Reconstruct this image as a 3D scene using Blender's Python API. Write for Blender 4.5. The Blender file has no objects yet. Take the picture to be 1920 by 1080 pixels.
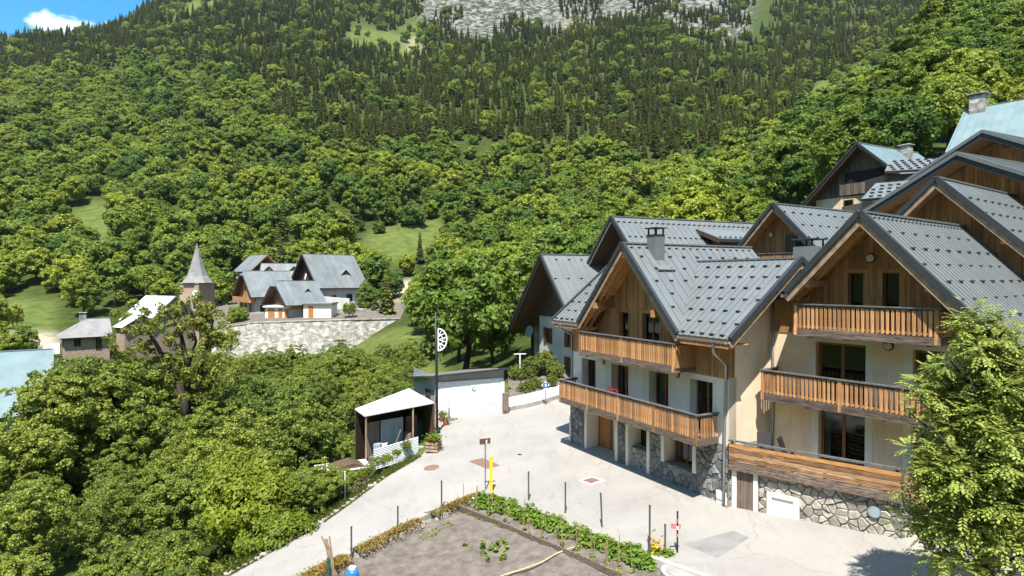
import bpy, math, random
import numpy as np
from mathutils import Vector, Matrix, noise
from mathutils.geometry import tessellate_polygon
random.seed(7); RNG = np.random.default_rng(7)
sc = bpy.context.scene
col = sc.collection
R_ = math.radians
# ------------------------------------------------------------------ camera, sky, sun, exposure
F = 1160.0; PIT = math.atan(20 / 1160.0)          # focal length in pixels of the 1920 px frame, pitch down
cam = bpy.data.cameras.new('camera'); cam.sensor_width = 36; cam.lens = F / 1920 * 36; cam.clip_end = 9000; cam.clip_start = .1
camo = bpy.data.objects.new('camera', cam); camo.rotation_euler = (R_(90) - PIT, 0, 0); col.objects.link(camo); sc.camera = camo
SUN_DIR = Vector((-.073, -.495, 1.0)).normalized()   # towards the sun
world = bpy.data.worlds.new('World'); sc.world = world; world.use_nodes = True
wn, wl = world.node_tree.nodes, world.node_tree.links
sky = wn.new('ShaderNodeTexSky'); sky.sky_type = 'NISHITA'; sky.sun_disc = False
sky.sun_elevation = math.asin(SUN_DIR.z); sky.sun_rotation = math.atan2(SUN_DIR.x, SUN_DIR.y)
sky.altitude = 2000; sky.air_density = 1.0; sky.dust_density = .1; sky.ozone_density = 3.5
bg = wn['Background']; bg.inputs[1].default_value = .13
hs = wn.new('ShaderNodeHueSaturation'); hs.inputs['Saturation'].default_value = 1.3; hs.inputs['Value'].default_value = 1.0; hs.inputs['Hue'].default_value = .482
wl.new(sky.outputs[0], hs.inputs['Color'])
tc = wn.new('ShaderNodeTexCoord'); mp = wn.new('ShaderNodeMapping'); mp.inputs['Scale'].default_value = (1, 1, 2.0); mp.inputs['Location'].default_value = (.33, .10, .22)
nz = wn.new('ShaderNodeTexNoise'); nz.inputs['Scale'].default_value = 5.5; nz.inputs['Detail'].default_value = 9; nz.inputs['Roughness'].default_value = .55
rp_ = wn.new('ShaderNodeValToRGB'); rp_.color_ramp.elements[0].position = .54; rp_.color_ramp.elements[1].position = .64
mx = wn.new('ShaderNodeMix'); mx.data_type = 'RGBA'; mx.inputs[7].default_value = (8.5, 8.7, 9.0, 1)
wl.new(tc.outputs['Generated'], mp.inputs[0]); wl.new(mp.outputs[0], nz.inputs['Vector']); wl.new(nz.outputs[0], rp_.inputs[0])
wl.new(rp_.outputs[0], mx.inputs[0]); wl.new(hs.outputs[0], mx.inputs[6]); wl.new(mx.outputs[2], bg.inputs[0])
sl = bpy.data.lights.new('sun', 'SUN'); sl.energy = 5.0; sl.angle = R_(.53); sl.color = (1, .94, .845)
so = bpy.data.objects.new('sun', sl); so.rotation_euler = SUN_DIR.to_track_quat('Z', 'Y').to_euler(); col.objects.link(so)
sc.view_settings.view_transform = 'Standard'; sc.view_settings.look = 'None'; sc.view_settings.exposure = 1.13; sc.view_settings.gamma = 1
sc.cycles.max_bounces = 6; sc.cycles.diffuse_bounces = 4; sc.cycles.glossy_bounces = 3; sc.cycles.transmission_bounces = 3; sc.cycles.transparent_max_bounces = 6
sc.cycles.use_denoising = True; sc.cycles.caustics_reflective = False; sc.cycles.caustics_refractive = False

# ------------------------------------------------------------------ measuring helpers
CP, SP = math.cos(PIT), math.sin(PIT)
def ray(px, py):
    dx, dz = (px - 960) / F, -(py - 540) / F
    return Vector((dx, CP + dz * SP, -SP + dz * CP))
def atY(px, py, Y): r = ray(px, py); return r * (Y / r.y)
RA, RB, RC = -11.01, .104, .049                    # the street: z = RA + RB x + RC y
def rz(x, y): return RA + RB * x + RC * y
def gp(px, py, dz=0.0):
    r = ray(px, py); t = (RA + dz) / (r.z - RB * r.x - RC * r.y); return r * t

# ------------------------------------------------------------------ materials
MATS = {}
def mat(name, c, rough=.7, var=.25, scale=3.0, stretch=(1, 1, 1), bump=0.0, metal=0.0, c2=None, objvar=.0, spec=.4, detail=6, bscale=None, coord='Object', lo=.35, hi=.65):
    if name in MATS: return MATS[name]
    m = bpy.data.materials.new(name); m.use_nodes = True; n, l = m.node_tree.nodes, m.node_tree.links
    b = n['Principled BSDF']; b.inputs['Roughness'].default_value = rough; b.inputs['Metallic'].default_value = metal
    b.inputs['Specular IOR Level'].default_value = spec
    t = n.new('ShaderNodeTexCoord'); mpn = n.new('ShaderNodeMapping'); mpn.inputs['Scale'].default_value = stretch
    l.new(t.outputs[coord], mpn.inputs[0])
    nt = n.new('ShaderNodeTexNoise'); nt.inputs['Scale'].default_value = scale; nt.inputs['Detail'].default_value = detail; nt.inputs['Roughness'].default_value = .6
    l.new(mpn.outputs[0], nt.inputs['Vector'])
    r = n.new('ShaderNodeValToRGB'); l.new(nt.outputs[0], r.inputs[0])
    if c2 is None: c2 = tuple(x * (1 - var) for x in c); c1 = tuple(min(1, x * (1 + var * .6)) for x in c)
    else: c1 = c
    r.color_ramp.elements[0].position = lo; r.color_ramp.elements[0].color = (*c2, 1)
    r.color_ramp.elements[1].position = hi; r.color_ramp.elements[1].color = (*c1, 1)
    out = r.outputs[0]
    if objvar > 0:
        oi = n.new('ShaderNodeObjectInfo'); mr = n.new('ShaderNodeMapRange'); mr.inputs[3].default_value = 1 - objvar; mr.inputs[4].default_value = 1 + objvar
        l.new(oi.outputs['Random'], mr.inputs[0])
        hv = n.new('ShaderNodeHueSaturation'); l.new(mr.outputs[0], hv.inputs['Value']); l.new(out, hv.inputs['Color']); out = hv.outputs[0]
    l.new(out, b.inputs['Base Color'])
    if bump > 0:
        bp = n.new('ShaderNodeBump'); bp.inputs['Strength'].default_value = 1; bp.inputs['Distance'].default_value = bump
        if bscale:
            n2 = n.new('ShaderNodeTexNoise'); n2.inputs['Scale'].default_value = bscale; n2.inputs['Detail'].default_value = 5; l.new(mpn.outputs[0], n2.inputs['Vector']); l.new(n2.outputs[0], bp.inputs['Height'])
        else: l.new(nt.outputs[0], bp.inputs['Height'])
        l.new(bp.outputs[0], b.inputs['Normal'])
    MATS[name] = m; return m
def leafmat(name, ca, cb, cc, trans=.3, isl=.35, rough=.5):
    """foliage: colour from ca..cb..cc by tree, value jitter by leaf"""
    m = bpy.data.materials.new(name); m.use_nodes = True; n, l = m.node_tree.nodes, m.node_tree.links
    b = n['Principled BSDF']; b.inputs['Roughness'].default_value = rough; b.inputs['Specular IOR Level'].default_value = .18
    oi = n.new('ShaderNodeObjectInfo'); r = n.new('ShaderNodeValToRGB')
    if name in ('leaf_broad', 'leaf_conifer', 'leaf_near'):
        pn = n.new('ShaderNodeTexNoise'); pn.inputs['Scale'].default_value = .028 if name != 'leaf_near' else .16; pn.inputs['Detail'].default_value = 3; l.new(oi.outputs['Location'], pn.inputs['Vector']); pm = n.new('ShaderNodeMapRange'); pm.inputs[1].default_value = .34; pm.inputs[2].default_value = .66; l.new(pn.outputs[0], pm.inputs[0])
        mxr = n.new('ShaderNodeMix'); mxr.inputs[0].default_value = .5; l.new(oi.outputs['Random'], mxr.inputs[2]); l.new(pm.outputs[0], mxr.inputs[3]); l.new(mxr.outputs[0], r.inputs[0])
    else: l.new(oi.outputs['Random'], r.inputs[0])
    r.color_ramp.elements[0].color = (*ca, 1); r.color_ramp.elements[1].color = (*cc, 1); r.color_ramp.elements[0].position = .12; r.color_ramp.elements[1].position = .86; e = r.color_ramp.elements.new(.5); e.color = (*cb, 1)
    g = n.new('ShaderNodeNewGeometry'); mr = n.new('ShaderNodeMapRange'); mr.inputs[3].default_value = 1 - isl; mr.inputs[4].default_value = 1 + isl
    l.new(g.outputs['Random Per Island'], mr.inputs[0])
    mh = n.new('ShaderNodeMapRange'); mh.inputs[3].default_value = .485; mh.inputs[4].default_value = .515; l.new(g.outputs['Random Per Island'], mh.inputs[0])
    hv = n.new('ShaderNodeHueSaturation'); l.new(r.outputs[0], hv.inputs['Color']); l.new(mr.outputs[0], hv.inputs['Value']); l.new(mh.outputs[0], hv.inputs['Hue'])
    l.new(hv.outputs[0], b.inputs['Base Color'])
    t = n.new('ShaderNodeBsdfTranslucent'); l.new(hv.outputs[0], t.inputs[0]); ms = n.new('ShaderNodeMixShader'); ms.inputs[0].default_value = trans
    l.new(b.outputs[0], ms.inputs[1]); l.new(t.outputs[0], ms.inputs[2]); l.new(ms.outputs[0], n['Material Output'].inputs[0])
    MATS[name] = m; return m
def glassmat():
    m = bpy.data.materials.new('window_glass'); m.use_nodes = True; n, l = m.node_tree.nodes, m.node_tree.links
    n.remove(n['Principled BSDF'])
    t = n.new('ShaderNodeBsdfTransparent'); t.inputs[0].default_value = (.55, .62, .62, 1); g = n.new('ShaderNodeBsdfGlossy'); g.inputs['Roughness'].default_value = .03
    fr = n.new('ShaderNodeFresnel'); fr.inputs[0].default_value = 1.6; ms = n.new('ShaderNodeMixShader')
    l.new(fr.outputs[0], ms.inputs[0]); l.new(t.outputs[0], ms.inputs[1]); l.new(g.outputs[0], ms.inputs[2]); l.new(ms.outputs[0], n['Material Output'].inputs[0])
    MATS['glass'] = m; return m
M = MATS
mat('render_white', (.80, .77, .70), .9, .10, .9, bump=.004, bscale=30)
mat('render_cream', (.80, .645, .465), .9, .10, .8, bump=.004, bscale=30)
mat('render_trim', (.76, .71, .61), .9, .06, 1.2)
mat('render_grey', (.34, .34, .33), .9, .15, .8)
mat('render_offwhite', (.52, .52, .50), .9, .15, .5)
mat('wood_v', (.46, .255, .105), .75, .5, 4, stretch=(6, 6, .35), bump=.004, objvar=.28, c2=(.25, .128, .048))
mat('wood_h', (.33, .165, .06), .7, .5, 3, stretch=(.45, 6, 9), bump=.004, objvar=.3, c2=(.15, .066, .024))
mat('wood_orange', (.56, .30, .13), .65, .4, 3, stretch=(7, 7, .6), bump=.004, objvar=.4, c2=(.29, .135, .055))
for nm_, ca_, cb_ in (('board_orange', (.50, .25, .085), (.36, .165, .05)), ('board_tan', (.43, .265, .145), (.24, .125, .06)), ('board_brown', (.34, .18, .08), (.13, .062, .03)), ('board_grey', (.26, .19, .14), (.07, .05, .038))): mat(nm_, ca_, .7, .5, 2.6, stretch=(.7, 3, 7), bump=.006, objvar=.18, c2=cb_)
mat('wood_dark', (.085, .052, .034), .8, .4, 3, stretch=(5, 5, .4), objvar=.3)
mat('wood_old', (.17, .13, .105), .85, .4, 3, stretch=(5, 5, .4), objvar=.35)
mat('wood_weathered', (.20, .15, .12), .85, .5, 4, stretch=(.6, 5, 6), objvar=.2, bump=.006, c2=(.045, .034, .03))
mat('wood_rake', (.33, .23, .155), .75, .35, 3, stretch=(1, 1, 1), objvar=.15)
mat('soffit', (.50, .27, .115), .7, .35, 3, stretch=(5, .5, 5), objvar=.2)
mat('door_wood', (.42, .19, .05), .5, .3, 3, stretch=(6, 6, .4))
mat('frame_brown', (.22, .10, .04), .5, .25, 5)
mat('roof_metal', (.138, .154, .157), .42, .05, .5, spec=.5, objvar=.035)
mat('roof_dark', (.042, .048, .055), .45, .15, 2, metal=.2)
mat('roof_teal', (.155, .225, .24), .45, .12, .6, objvar=.05)
mat('roof_far', (.165, .185, .19), .5, .15, .35, objvar=.1)
mat('roof_slate', (.22, .215, .215), .7, .2, .8, bump=.01, bscale=6)
mat('roof_white', (.62, .64, .66), .4, .08, .6)
mat('guard', (.03, .033, .037), .5, .1, 3)
mat('metal_grey', (.36, .38, .40), .35, .1, 4, metal=.7)
mat('metal_rail', (.16, .16, .165), .45, .3, 5, metal=.3)
mat('metal_black', (.018, .018, .02), .5, .2, 5)
mat('post_grey', (.09, .085, .085), .7, .2, 6, objvar=.2)
mat('white_paint', (.80, .81, .82), .45, .04, 2)
mat('white_dirty', (.70, .71, .72), .6, .12, 1.5)
mat('yellow_paint', (.75, .55, .01), .45, .08, 4)
mat('brown_sign', (.12, .055, .038), .5, .1, 4)
mat('blue_paint', (.03, .14, .45), .45, .1, 4)
mat('red_paint', (.50, .20, .20), .5, .2, 4)
mat('teal_paint', (.05, .33, .30), .5, .2, 4)
mat('stone', (.42, .385, .33), .85, .3, 5, bump=.02, objvar=.22, c2=(.24, .225, .20))
mat('stone_cool', (.24, .24, .235), .85, .3, 5, bump=.02, objvar=.30, c2=(.13, .135, .135))
mat('mortar', (.19, .18, .165), .95, .3, 8, bump=.01)
mat('masonry_far', (.50, .475, .43), .9, .3, 1.1, bump=.15, c2=(.24, .225, .205), detail=9)
def add_cells(name, scale, lo):
    m = MATS[name]; n, l = m.node_tree.nodes, m.node_tree.links; b = n['Principled BSDF']; src = b.inputs['Base Color'].links[0].from_socket; t = n.new('ShaderNodeTexCoord'); mp_ = n.new('ShaderNodeMapping'); mp_.inputs['Scale'].default_value = (1, 1, 1.7); l.new(t.outputs['Object'], mp_.inputs[0])
    vo = n.new('ShaderNodeTexVoronoi'); vo.inputs['Scale'].default_value = scale; l.new(mp_.outputs[0], vo.inputs['Vector']); sp = n.new('ShaderNodeSeparateColor'); l.new(vo.outputs['Color'], sp.inputs[0]); mr = n.new('ShaderNodeMapRange'); mr.inputs[3].default_value = lo; mr.inputs[4].default_value = 1.15; l.new(sp.outputs[0], mr.inputs[0])
    hv = n.new('ShaderNodeHueSaturation'); l.new(src, hv.inputs['Color']); l.new(mr.outputs[0], hv.inputs['Value']); l.new(hv.outputs[0], b.inputs['Base Color'])
add_cells('masonry_far', 1.9, .5)
def add_streaks(name, tint, amt, sx, sz, lo=.5):
    m = MATS[name]; n, l = m.node_tree.nodes, m.node_tree.links; b = n['Principled BSDF']; src = b.inputs['Base Color'].links[0].from_socket; t = n.new('ShaderNodeTexCoord'); mp_ = n.new('ShaderNodeMapping'); mp_.inputs['Scale'].default_value = (sx, sx, sz); l.new(t.outputs['Object'], mp_.inputs[0])
    nn = n.new('ShaderNodeTexNoise'); nn.inputs['Scale'].default_value = 1; nn.inputs['Detail'].default_value = 7; nn.inputs['Roughness'].default_value = .65; l.new(mp_.outputs[0], nn.inputs['Vector']); mr = n.new('ShaderNodeMapRange'); mr.inputs[1].default_value = lo; mr.inputs[2].default_value = lo + .25; mr.inputs[3].default_value = 0; mr.inputs[4].default_value = amt; l.new(nn.outputs[0], mr.inputs[0])
    mx_ = n.new('ShaderNodeMix'); mx_.data_type = 'RGBA'; mx_.inputs[7].default_value = (*tint, 1); l.new(mr.outputs[0], mx_.inputs[0]); l.new(src, mx_.inputs[6]); l.new(mx_.outputs[2], b.inputs['Base Color'])
add_streaks('render_white', (.45, .42, .37), .45, 2.5, .35); add_streaks('render_cream', (.40, .32, .24), .45, 2.2, .3); add_streaks('render_offwhite', (.30, .29, .27), .6, 1.2, .3)
add_streaks('roof_metal', (.20, .212, .212), .5, 1.3, .9, .48); add_streaks('roof_far', (.11, .11, .11), .6, .8, .5, .48); add_streaks('roof_teal', (.24, .27, .27), .5, .9, .6, .48)
add_streaks('wood_orange', (.10, .07, .055), .7, 5, 1.2, .54); add_streaks('wood_v', (.13, .09, .065), .6, 2.0, .5, .52)
mat('masonry_tower', (.40, .30, .225), .9, .25, 2.2, bump=.05, c2=(.27, .20, .15), detail=8)
mat('concrete', (.46, .44, .40), .9, .2, 1.2, bump=.006, bscale=20)
mat('concrete_grey', (.33, .315, .29), .9, .3, 1.5, bump=.006, bscale=20)
mat('soil', (.185, .16, .138), .95, .35, 2.2, bump=.06, c2=(.085, .07, .058), detail=12, bscale=9, lo=.30, hi=.70)
mat('rust_iron', (.20, .115, .085), .75, .3, 9)
mat('painted_shade', (.012, .012, .013), .9, .1, 3)  # near-black colour stands in for the shade inside rooms and openings
mat('curtain', (.34, .42, .43), .9, .2, 8, stretch=(14, 1, .2))
mat('lamp_glass', (.62, .58, .45), .4, .05, 3)
mat('tin_blue', (.28, .34, .37), .5, .2, 1.5, stretch=(4, 4, .5))
mat('corrugated', (.62, .66, .70), .45, .12, 2)
mat('net_green', (.012, .11, .085), .8, .3, 12)
mat('skin', (.45, .28, .2), .6, .1, 5)
mat('cloth_dark', (.03, .035, .05), .9, .2, 5)
mat('cloth_light', (.35, .36, .40), .9, .2, 5)
mat('bark', (.055, .045, .036), .95, .5, 3, stretch=(3, 3, .7), bump=.05)
mat('terracotta', (.35, .11, .05), .8, .3, 6)
mat('hose', (.40, .33, .17), .6, .2, 6)
mat('bottle_blue', (.02, .17, .42), .3, .2, 4)
mat('steel_dish', (.28, .37, .40), .4, .1, 3)
glassmat()
leafmat('leaf_broad', (.29, .33, .038), (.18, .245, .033), (.085, .15, .027), .40, .5)
leafmat('leaf_near', (.27, .31, .052), (.195, .245, .043), (.125, .18, .036), .42, .7)
leafmat('leaf_bright', (.19, .225, .02), (.17, .21, .02), (.145, .19, .02), .33, .35)
leafmat('leaf_ash', (.29, .34, .075), (.29, .34, .075), (.29, .34, .075), .42, .45)
leafmat('leaf_conifer', (.135, .152, .026), (.092, .112, .022), (.06, .08, .019), .22, .5, .7)
leafmat('leaf_old', (.20, .22, .04), (.20, .22, .04), (.20, .22, .04), .35, .5)
leafmat('leaf_veg', (.125, .20, .02), (.13, .21, .022), (.11, .185, .02), .3, .45)
leafmat('sedum', (.23, .115, .025), (.20, .135, .028), (.15, .14, .03), .2, .6)
leafmat('leaf_grass', (.17, .18, .035), (.13, .155, .03), (.10, .13, .025), .3, .5)
leafmat('flowers', (.60, .40, .01), (.60, .40, .01), (.5, .3, .01), .2, .3)
leafmat('flower_red', (.35, .02, .03), (.35, .02, .03), (.3, .02, .03), .2, .3)

def road_material():
    m = mat('street_concrete', (.30, .285, .262), .92, .12, .35, coord='Object', bump=.004, bscale=40, c2=(.25, .238, .222), detail=10)
    n, l = m.node_tree.nodes, m.node_tree.links; b = n['Principled BSDF']
    src = b.inputs['Base Color'].links[0].from_socket
    t = n.new('ShaderNodeTexCoord')
    nw = n.new('ShaderNodeTexNoise'); nw.inputs['Scale'].default_value = .7; nw.inputs['Detail'].default_value = 5; l.new(t.outputs['Object'], nw.inputs['Vector'])
    mxv = n.new('ShaderNodeMix'); mxv.data_type = 'RGBA'; mxv.inputs[0].default_value = .55; l.new(t.outputs['Object'], mxv.inputs[6]); l.new(nw.outputs['Color'], mxv.inputs[7])
    vo = n.new('ShaderNodeTexVoronoi'); vo.feature = 'DISTANCE_TO_EDGE'; vo.inputs['Scale'].default_value = .42; l.new(mxv.outputs[2], vo.inputs['Vector'])
    lt = n.new('ShaderNodeMapRange'); lt.inputs[1].default_value = 0; lt.inputs[2].default_value = .006; lt.inputs[3].default_value = .80; lt.inputs[4].default_value = 1; l.new(vo.outputs['Distance'], lt.inputs[0])
    # broad dirt and fine speckle of the aggregate
    n3 = n.new('ShaderNodeTexNoise'); n3.inputs['Scale'].default_value = 26; n3.inputs['Detail'].default_value = 4; l.new(t.outputs['Object'], n3.inputs['Vector'])
    sp = n.new('ShaderNodeMapRange'); sp.inputs[1].default_value = .3; sp.inputs[2].default_value = .7; sp.inputs[3].default_value = .86; sp.inputs[4].default_value = 1.10; l.new(n3.outputs[0], sp.inputs[0])
    mu = n.new('ShaderNodeMath'); mu.operation = 'MULTIPLY'; l.new(lt.outputs[0], mu.inputs[0]); l.new(sp.outputs[0], mu.inputs[1])
    hv = n.new('ShaderNodeHueSaturation'); l.new(src, hv.inputs['Color']); l.new(mu.outputs[0], hv.inputs['Value'])
    n4 = n.new('ShaderNodeTexNoise'); n4.inputs['Scale'].default_value = 1.7; n4.inputs['Detail'].default_value = 8; n4.inputs['Roughness'].default_value = .7; mp4 = n.new('ShaderNodeMapping'); mp4.inputs['Rotation'].default_value = (0, 0, .75); mp4.inputs['Scale'].default_value = (1, .28, 1); l.new(t.outputs['Object'], mp4.inputs[0]); l.new(mp4.outputs[0], n4.inputs['Vector'])
    st = n.new('ShaderNodeMapRange'); st.inputs[1].default_value = .52; st.inputs[2].default_value = .72; st.inputs[3].default_value = 0; st.inputs[4].default_value = .45; l.new(n4.outputs[0], st.inputs[0])
    mxs = n.new('ShaderNodeMix'); mxs.data_type = 'RGBA'; mxs.inputs[7].default_value = (.18, .167, .15, 1); l.new(st.outputs[0], mxs.inputs[0]); l.new(hv.outputs[0], mxs.inputs[6]); l.new(mxs.outputs[2], b.inputs['Base Color'])
    return m
road_material()
mat('asphalt_patch', (.20, .196, .19), .92, .15, 2, bump=.003, bscale=40)

def terrain_material():
    m = bpy.data.materials.new('hillside'); m.use_nodes = True; n, l = m.node_tree.nodes, m.node_tree.links; b = n['Principled BSDF']; b.inputs['Roughness'].default_value = .95; b.inputs['Specular IOR Level'].default_value = .1
    t = n.new('ShaderNodeTexCoord')
    def noise_(s, d=8): x = n.new('ShaderNodeTexNoise'); x.inputs['Scale'].default_value = s; x.inputs['Detail'].default_value = d; x.inputs['Roughness'].default_value = .65; l.new(t.outputs['Object'], x.inputs['Vector']); return x
    def ramp(s, *st):
        r = n.new('ShaderNodeValToRGB'); l.new(s, r.inputs[0]); els = r.color_ramp.elements
        els[0].position, els[0].color = st[0][0], (*st[0][1], 1); els[1].position, els[1].color = st[-1][0], (*st[-1][1], 1)
        for p, c in st[1:-1]: e = els.new(p); e.color = (*c, 1)
        return r.outputs[0]
    grass = ramp(noise_(.35).outputs[0], (.30, (.045, .068, .016)), (.46, (.08, .108, .025)), (.60, (.11, .132, .035)), (.75, (.17, .155, .06)))
    wood = ramp(noise_(.5).outputs[0], (.3, (.018, .028, .007)), (.6, (.05, .07, .015)))
    rock = ramp(noise_(.16, 15).outputs[0], (.42, (.055, .072, .026)), (.48, (.12, .12, .09)), (.54, (.25, .243, .222)), (.66, (.40, .39, .37)))
    bare = ramp(noise_(.4).outputs[0], (.3, (.24, .20, .13)), (.65, (.46, .41, .31)))
    cur = wood
    for nm, c in (('grass', grass), ('rock', rock), ('bare', bare)):
        at = n.new('ShaderNodeAttribute'); at.attribute_name = nm; mxx = n.new('ShaderNodeMix'); mxx.data_type = 'RGBA'
        l.new(at.outputs['Fac'], mxx.inputs[0]); l.new(cur, mxx.inputs[6]); l.new(c, mxx.inputs[7]); cur = mxx.outputs[2]
    l.new(cur, b.inputs['Base Color'])
    bp = n.new('ShaderNodeBump'); bp.inputs['Distance'].default_value = .6; bp.inputs['Strength'].default_value = .7; l.new(noise_(.5, 10).outputs[0], bp.inputs['Height'])
    b2 = n.new('ShaderNodeBump'); b2.inputs['Distance'].default_value = 22; b2.inputs['Strength'].default_value = 1; a2 = n.new('ShaderNodeAttribute'); a2.attribute_name = 'rock'; vm = n.new('ShaderNodeMath'); vm.operation = 'MULTIPLY'; l.new(noise_(.055, 14).outputs[0], vm.inputs[0]); l.new(a2.outputs['Fac'], vm.inputs[1]); l.new(vm.outputs[0], b2.inputs['Height']); l.new(bp.outputs[0], b2.inputs['Normal']); l.new(b2.outputs[0], b.inputs['Normal'])
    MATS['hillside'] = m
terrain_material()

# ------------------------------------------------------------------ building helpers
FRM = {}
def tag(o, label=None, cat=None, group=None, kind=None):
    if label: o['label'] = label
    if cat: o['category'] = cat
    if group: o['group'] = group
    if kind: o['kind'] = kind
    return o
def thing(name, label, cat, loc=(0, 0, 0), rot=0.0, group=None):
    o = bpy.data.objects.new(name, None); o.empty_display_size = .3; col.objects.link(o); o.location = loc; o.rotation_euler = (0, 0, rot)
    FRM[o.name] = Matrix.Translation(loc) @ Matrix.Rotation(rot, 4, 'Z'); return tag(o, label, cat, group)
def newobj(name, me, m=None, parent=None):
    if m is not None and not me.materials: me.materials.append(MATS[m] if isinstance(m, str) else m)
    o = bpy.data.objects.new(name, me); col.objects.link(o); o.parent = parent; return o
def inst(name, me, parent, loc=(0, 0, 0), rot=(0, 0, 0), scale=(1, 1, 1)):
    o = bpy.data.objects.new(name, me); col.objects.link(o); o.parent = parent; o.location = loc; o.rotation_euler = rot; o.scale = scale; return o
class MB:
    def __init__(s): s.v = []; s.f = []
    def add(s, vs, fs): k = len(s.v); s.v += [tuple(x) for x in vs]; s.f += [tuple(i + k for i in f) for f in fs]; return s
    def box(s, x0, x1, y0, y1, z0, z1):
        return s.add([(x0, y0, z0), (x1, y0, z0), (x1, y1, z0), (x0, y1, z0), (x0, y0, z1), (x1, y0, z1), (x1, y1, z1), (x0, y1, z1)],
                     [(0, 3, 2, 1), (4, 5, 6, 7), (0, 1, 5, 4), (1, 2, 6, 5), (2, 3, 7, 6), (3, 0, 4, 7)])
    def beam(s, a, b, w, h, up=(0, 0, 1)):
        a, b, up = Vector(a), Vector(b), Vector(up); d = (b - a).normalized(); sx = d.cross(up)
        if sx.length < 1e-4: sx = d.cross(Vector((0, 1, 0)))
        sx.normalize(); uz = sx.cross(d).normalized(); sx *= w / 2; uz *= h / 2
        return s.add([a - sx - uz, a + sx - uz, a + sx + uz, a - sx + uz, b - sx - uz, b + sx - uz, b + sx + uz, b - sx + uz],
                     [(0, 1, 2, 3), (7, 6, 5, 4), (0, 4, 5, 1), (1, 5, 6, 2), (2, 6, 7, 3), (3, 7, 4, 0)])
    def prism(s, pts, vec):
        pts = [Vector(p) for p in pts]; vec = Vector(vec); n = len(pts); nr = Vector((0, 0, 0))
        for i in range(n): nr += pts[i].cross(pts[(i + 1) % n])
        if nr.dot(vec) < 0: pts.reverse()
        return s.add(pts + [p + vec for p in pts], [tuple(range(n - 1, -1, -1)), tuple(range(n, 2 * n))] + [(i, (i + 1) % n, n + (i + 1) % n, n + i) for i in range(n)])
    def tube(s, pts, r, n=8, cap=True):
        pts = [Vector(p) for p in pts]; rs = r if isinstance(r, (list, tuple)) else [r] * len(pts); vs = []; fs = []; ref = None
        for i, p in enumerate(pts):
            d = (pts[min(i + 1, len(pts) - 1)] - pts[max(i - 1, 0)]).normalized()
            if ref is None: ref = d.orthogonal().normalized()
            ref = (ref - d * ref.dot(d)).normalized(); bn = d.cross(ref)
            vs += [p + (ref * math.cos(2 * math.pi * k / n) + bn * math.sin(2 * math.pi * k / n)) * rs[i] for k in range(n)]
        for i in range(len(pts) - 1): fs += [(i * n + k, i * n + (k + 1) % n, (i + 1) * n + (k + 1) % n, (i + 1) * n + k) for k in range(n)]
        if cap: fs += [tuple(range(n - 1, -1, -1)), tuple(range((len(pts) - 1) * n, len(pts) * n))]
        return s.add(vs, fs)
    def disc(s, c, nrm, r, th, n=16):
        c, nrm = Vector(c), Vector(nrm).normalized(); a = nrm.orthogonal().normalized(); b = nrm.cross(a)
        return s.prism([c + (a * math.cos(2 * math.pi * k / n) + b * math.sin(2 * math.pi * k / n)) * r for k in range(n)], nrm * th)
    def build(s, name, m, parent=None, world=False, smooth=False):
        vs = s.v
        if world and parent is not None:
            r = parent
            while r.name not in FRM and r.parent: r = r.parent
            iv = FRM[r.name].inverted(); vs = [iv @ Vector(p) for p in vs]
        me = bpy.data.meshes.new(name); me.from_pydata([tuple(p) for p in vs], [], s.f); me.update()
        if smooth: me.shade_smooth()
        return newobj(name, me, m, parent)
def mesh_of(mb, name, m):
    me = bpy.data.meshes.new(name); me.from_pydata([tuple(p) for p in mb.v], [], mb.f); me.update(); me.materials.append(MATS[m]); return me

def clip(poly, n, d):                              # keep n.p <= d
    out = []
    for i in range(len(poly)):
        a, b = poly[i], poly[(i + 1) % len(poly)]; da, db = n[0] * a[0] + n[1] * a[1] - d, n[0] * b[0] + n[1] * b[1] - d
        if da <= 0: out.append(a)
        if da * db < 0: t = da / (da - db); out.append((a[0] + (b[0] - a[0]) * t, a[1] + (b[1] - a[1]) * t))
    return out
def parea(p): return abs(sum(p[i][0] * p[(i + 1) % len(p)][1] - p[(i + 1) % len(p)][0] * p[i][1] for i in range(len(p)))) / 2
def strips(parent, name, m, o, e1, e2, nr, poly, pitch, gap, th, holes=(), rib=0, a0=None, jit=0.0, ribm=None):
    """pieces of a boarded or panelled surface, each an object"""
    o, e1, e2, nr = Vector(o), Vector(e1), Vector(e2), Vector(nr); amin = min(p[0] for p in poly); amax = max(p[0] for p in poly)
    a = amin if a0 is None else a0 + math.floor((amin - a0) / pitch) * pitch
    made = []
    while a < amax - 1e-4:
        q = clip(clip(poly, (-1, 0), -(a + gap / 2)), (1, 0), a + pitch - gap / 2); c = a + pitch / 2; a += pitch
        if len(q) < 3 or parea(q) < .002: continue
        qs = [q]
        for h in holes:
            if h[0] < c < h[1]:
                nq = []
                for x in qs: nq += [clip(x, (0, 1), h[2]), clip(x, (0, -1), -h[3])]
                qs = [x for x in nq if len(x) > 2 and parea(x) > .002]
        for x in qs:
            mb = MB(); j = random.uniform(-jit, jit)
            mb.prism([o + e1 * p[0] + e2 * p[1] + nr * j for p in x], nr * th)
            if rib:
                al = min(p[0] for p in x); pts = [p[1] for p in x if p[0] < al + .02]
                if len(pts) >= 2 and max(pts) - min(pts) > .1:
                    mb.prism([o + e1 * (al - .018) + e2 * min(pts) + nr * th, o + e1 * (al + .018) + e2 * min(pts) + nr * th, o + e1 * (al + .018) + e2 * max(pts) + nr * th, o + e1 * (al - .018) + e2 * max(pts) + nr * th], nr * rib)
            made.append(mb.build(name, m, parent))
    return made
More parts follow.
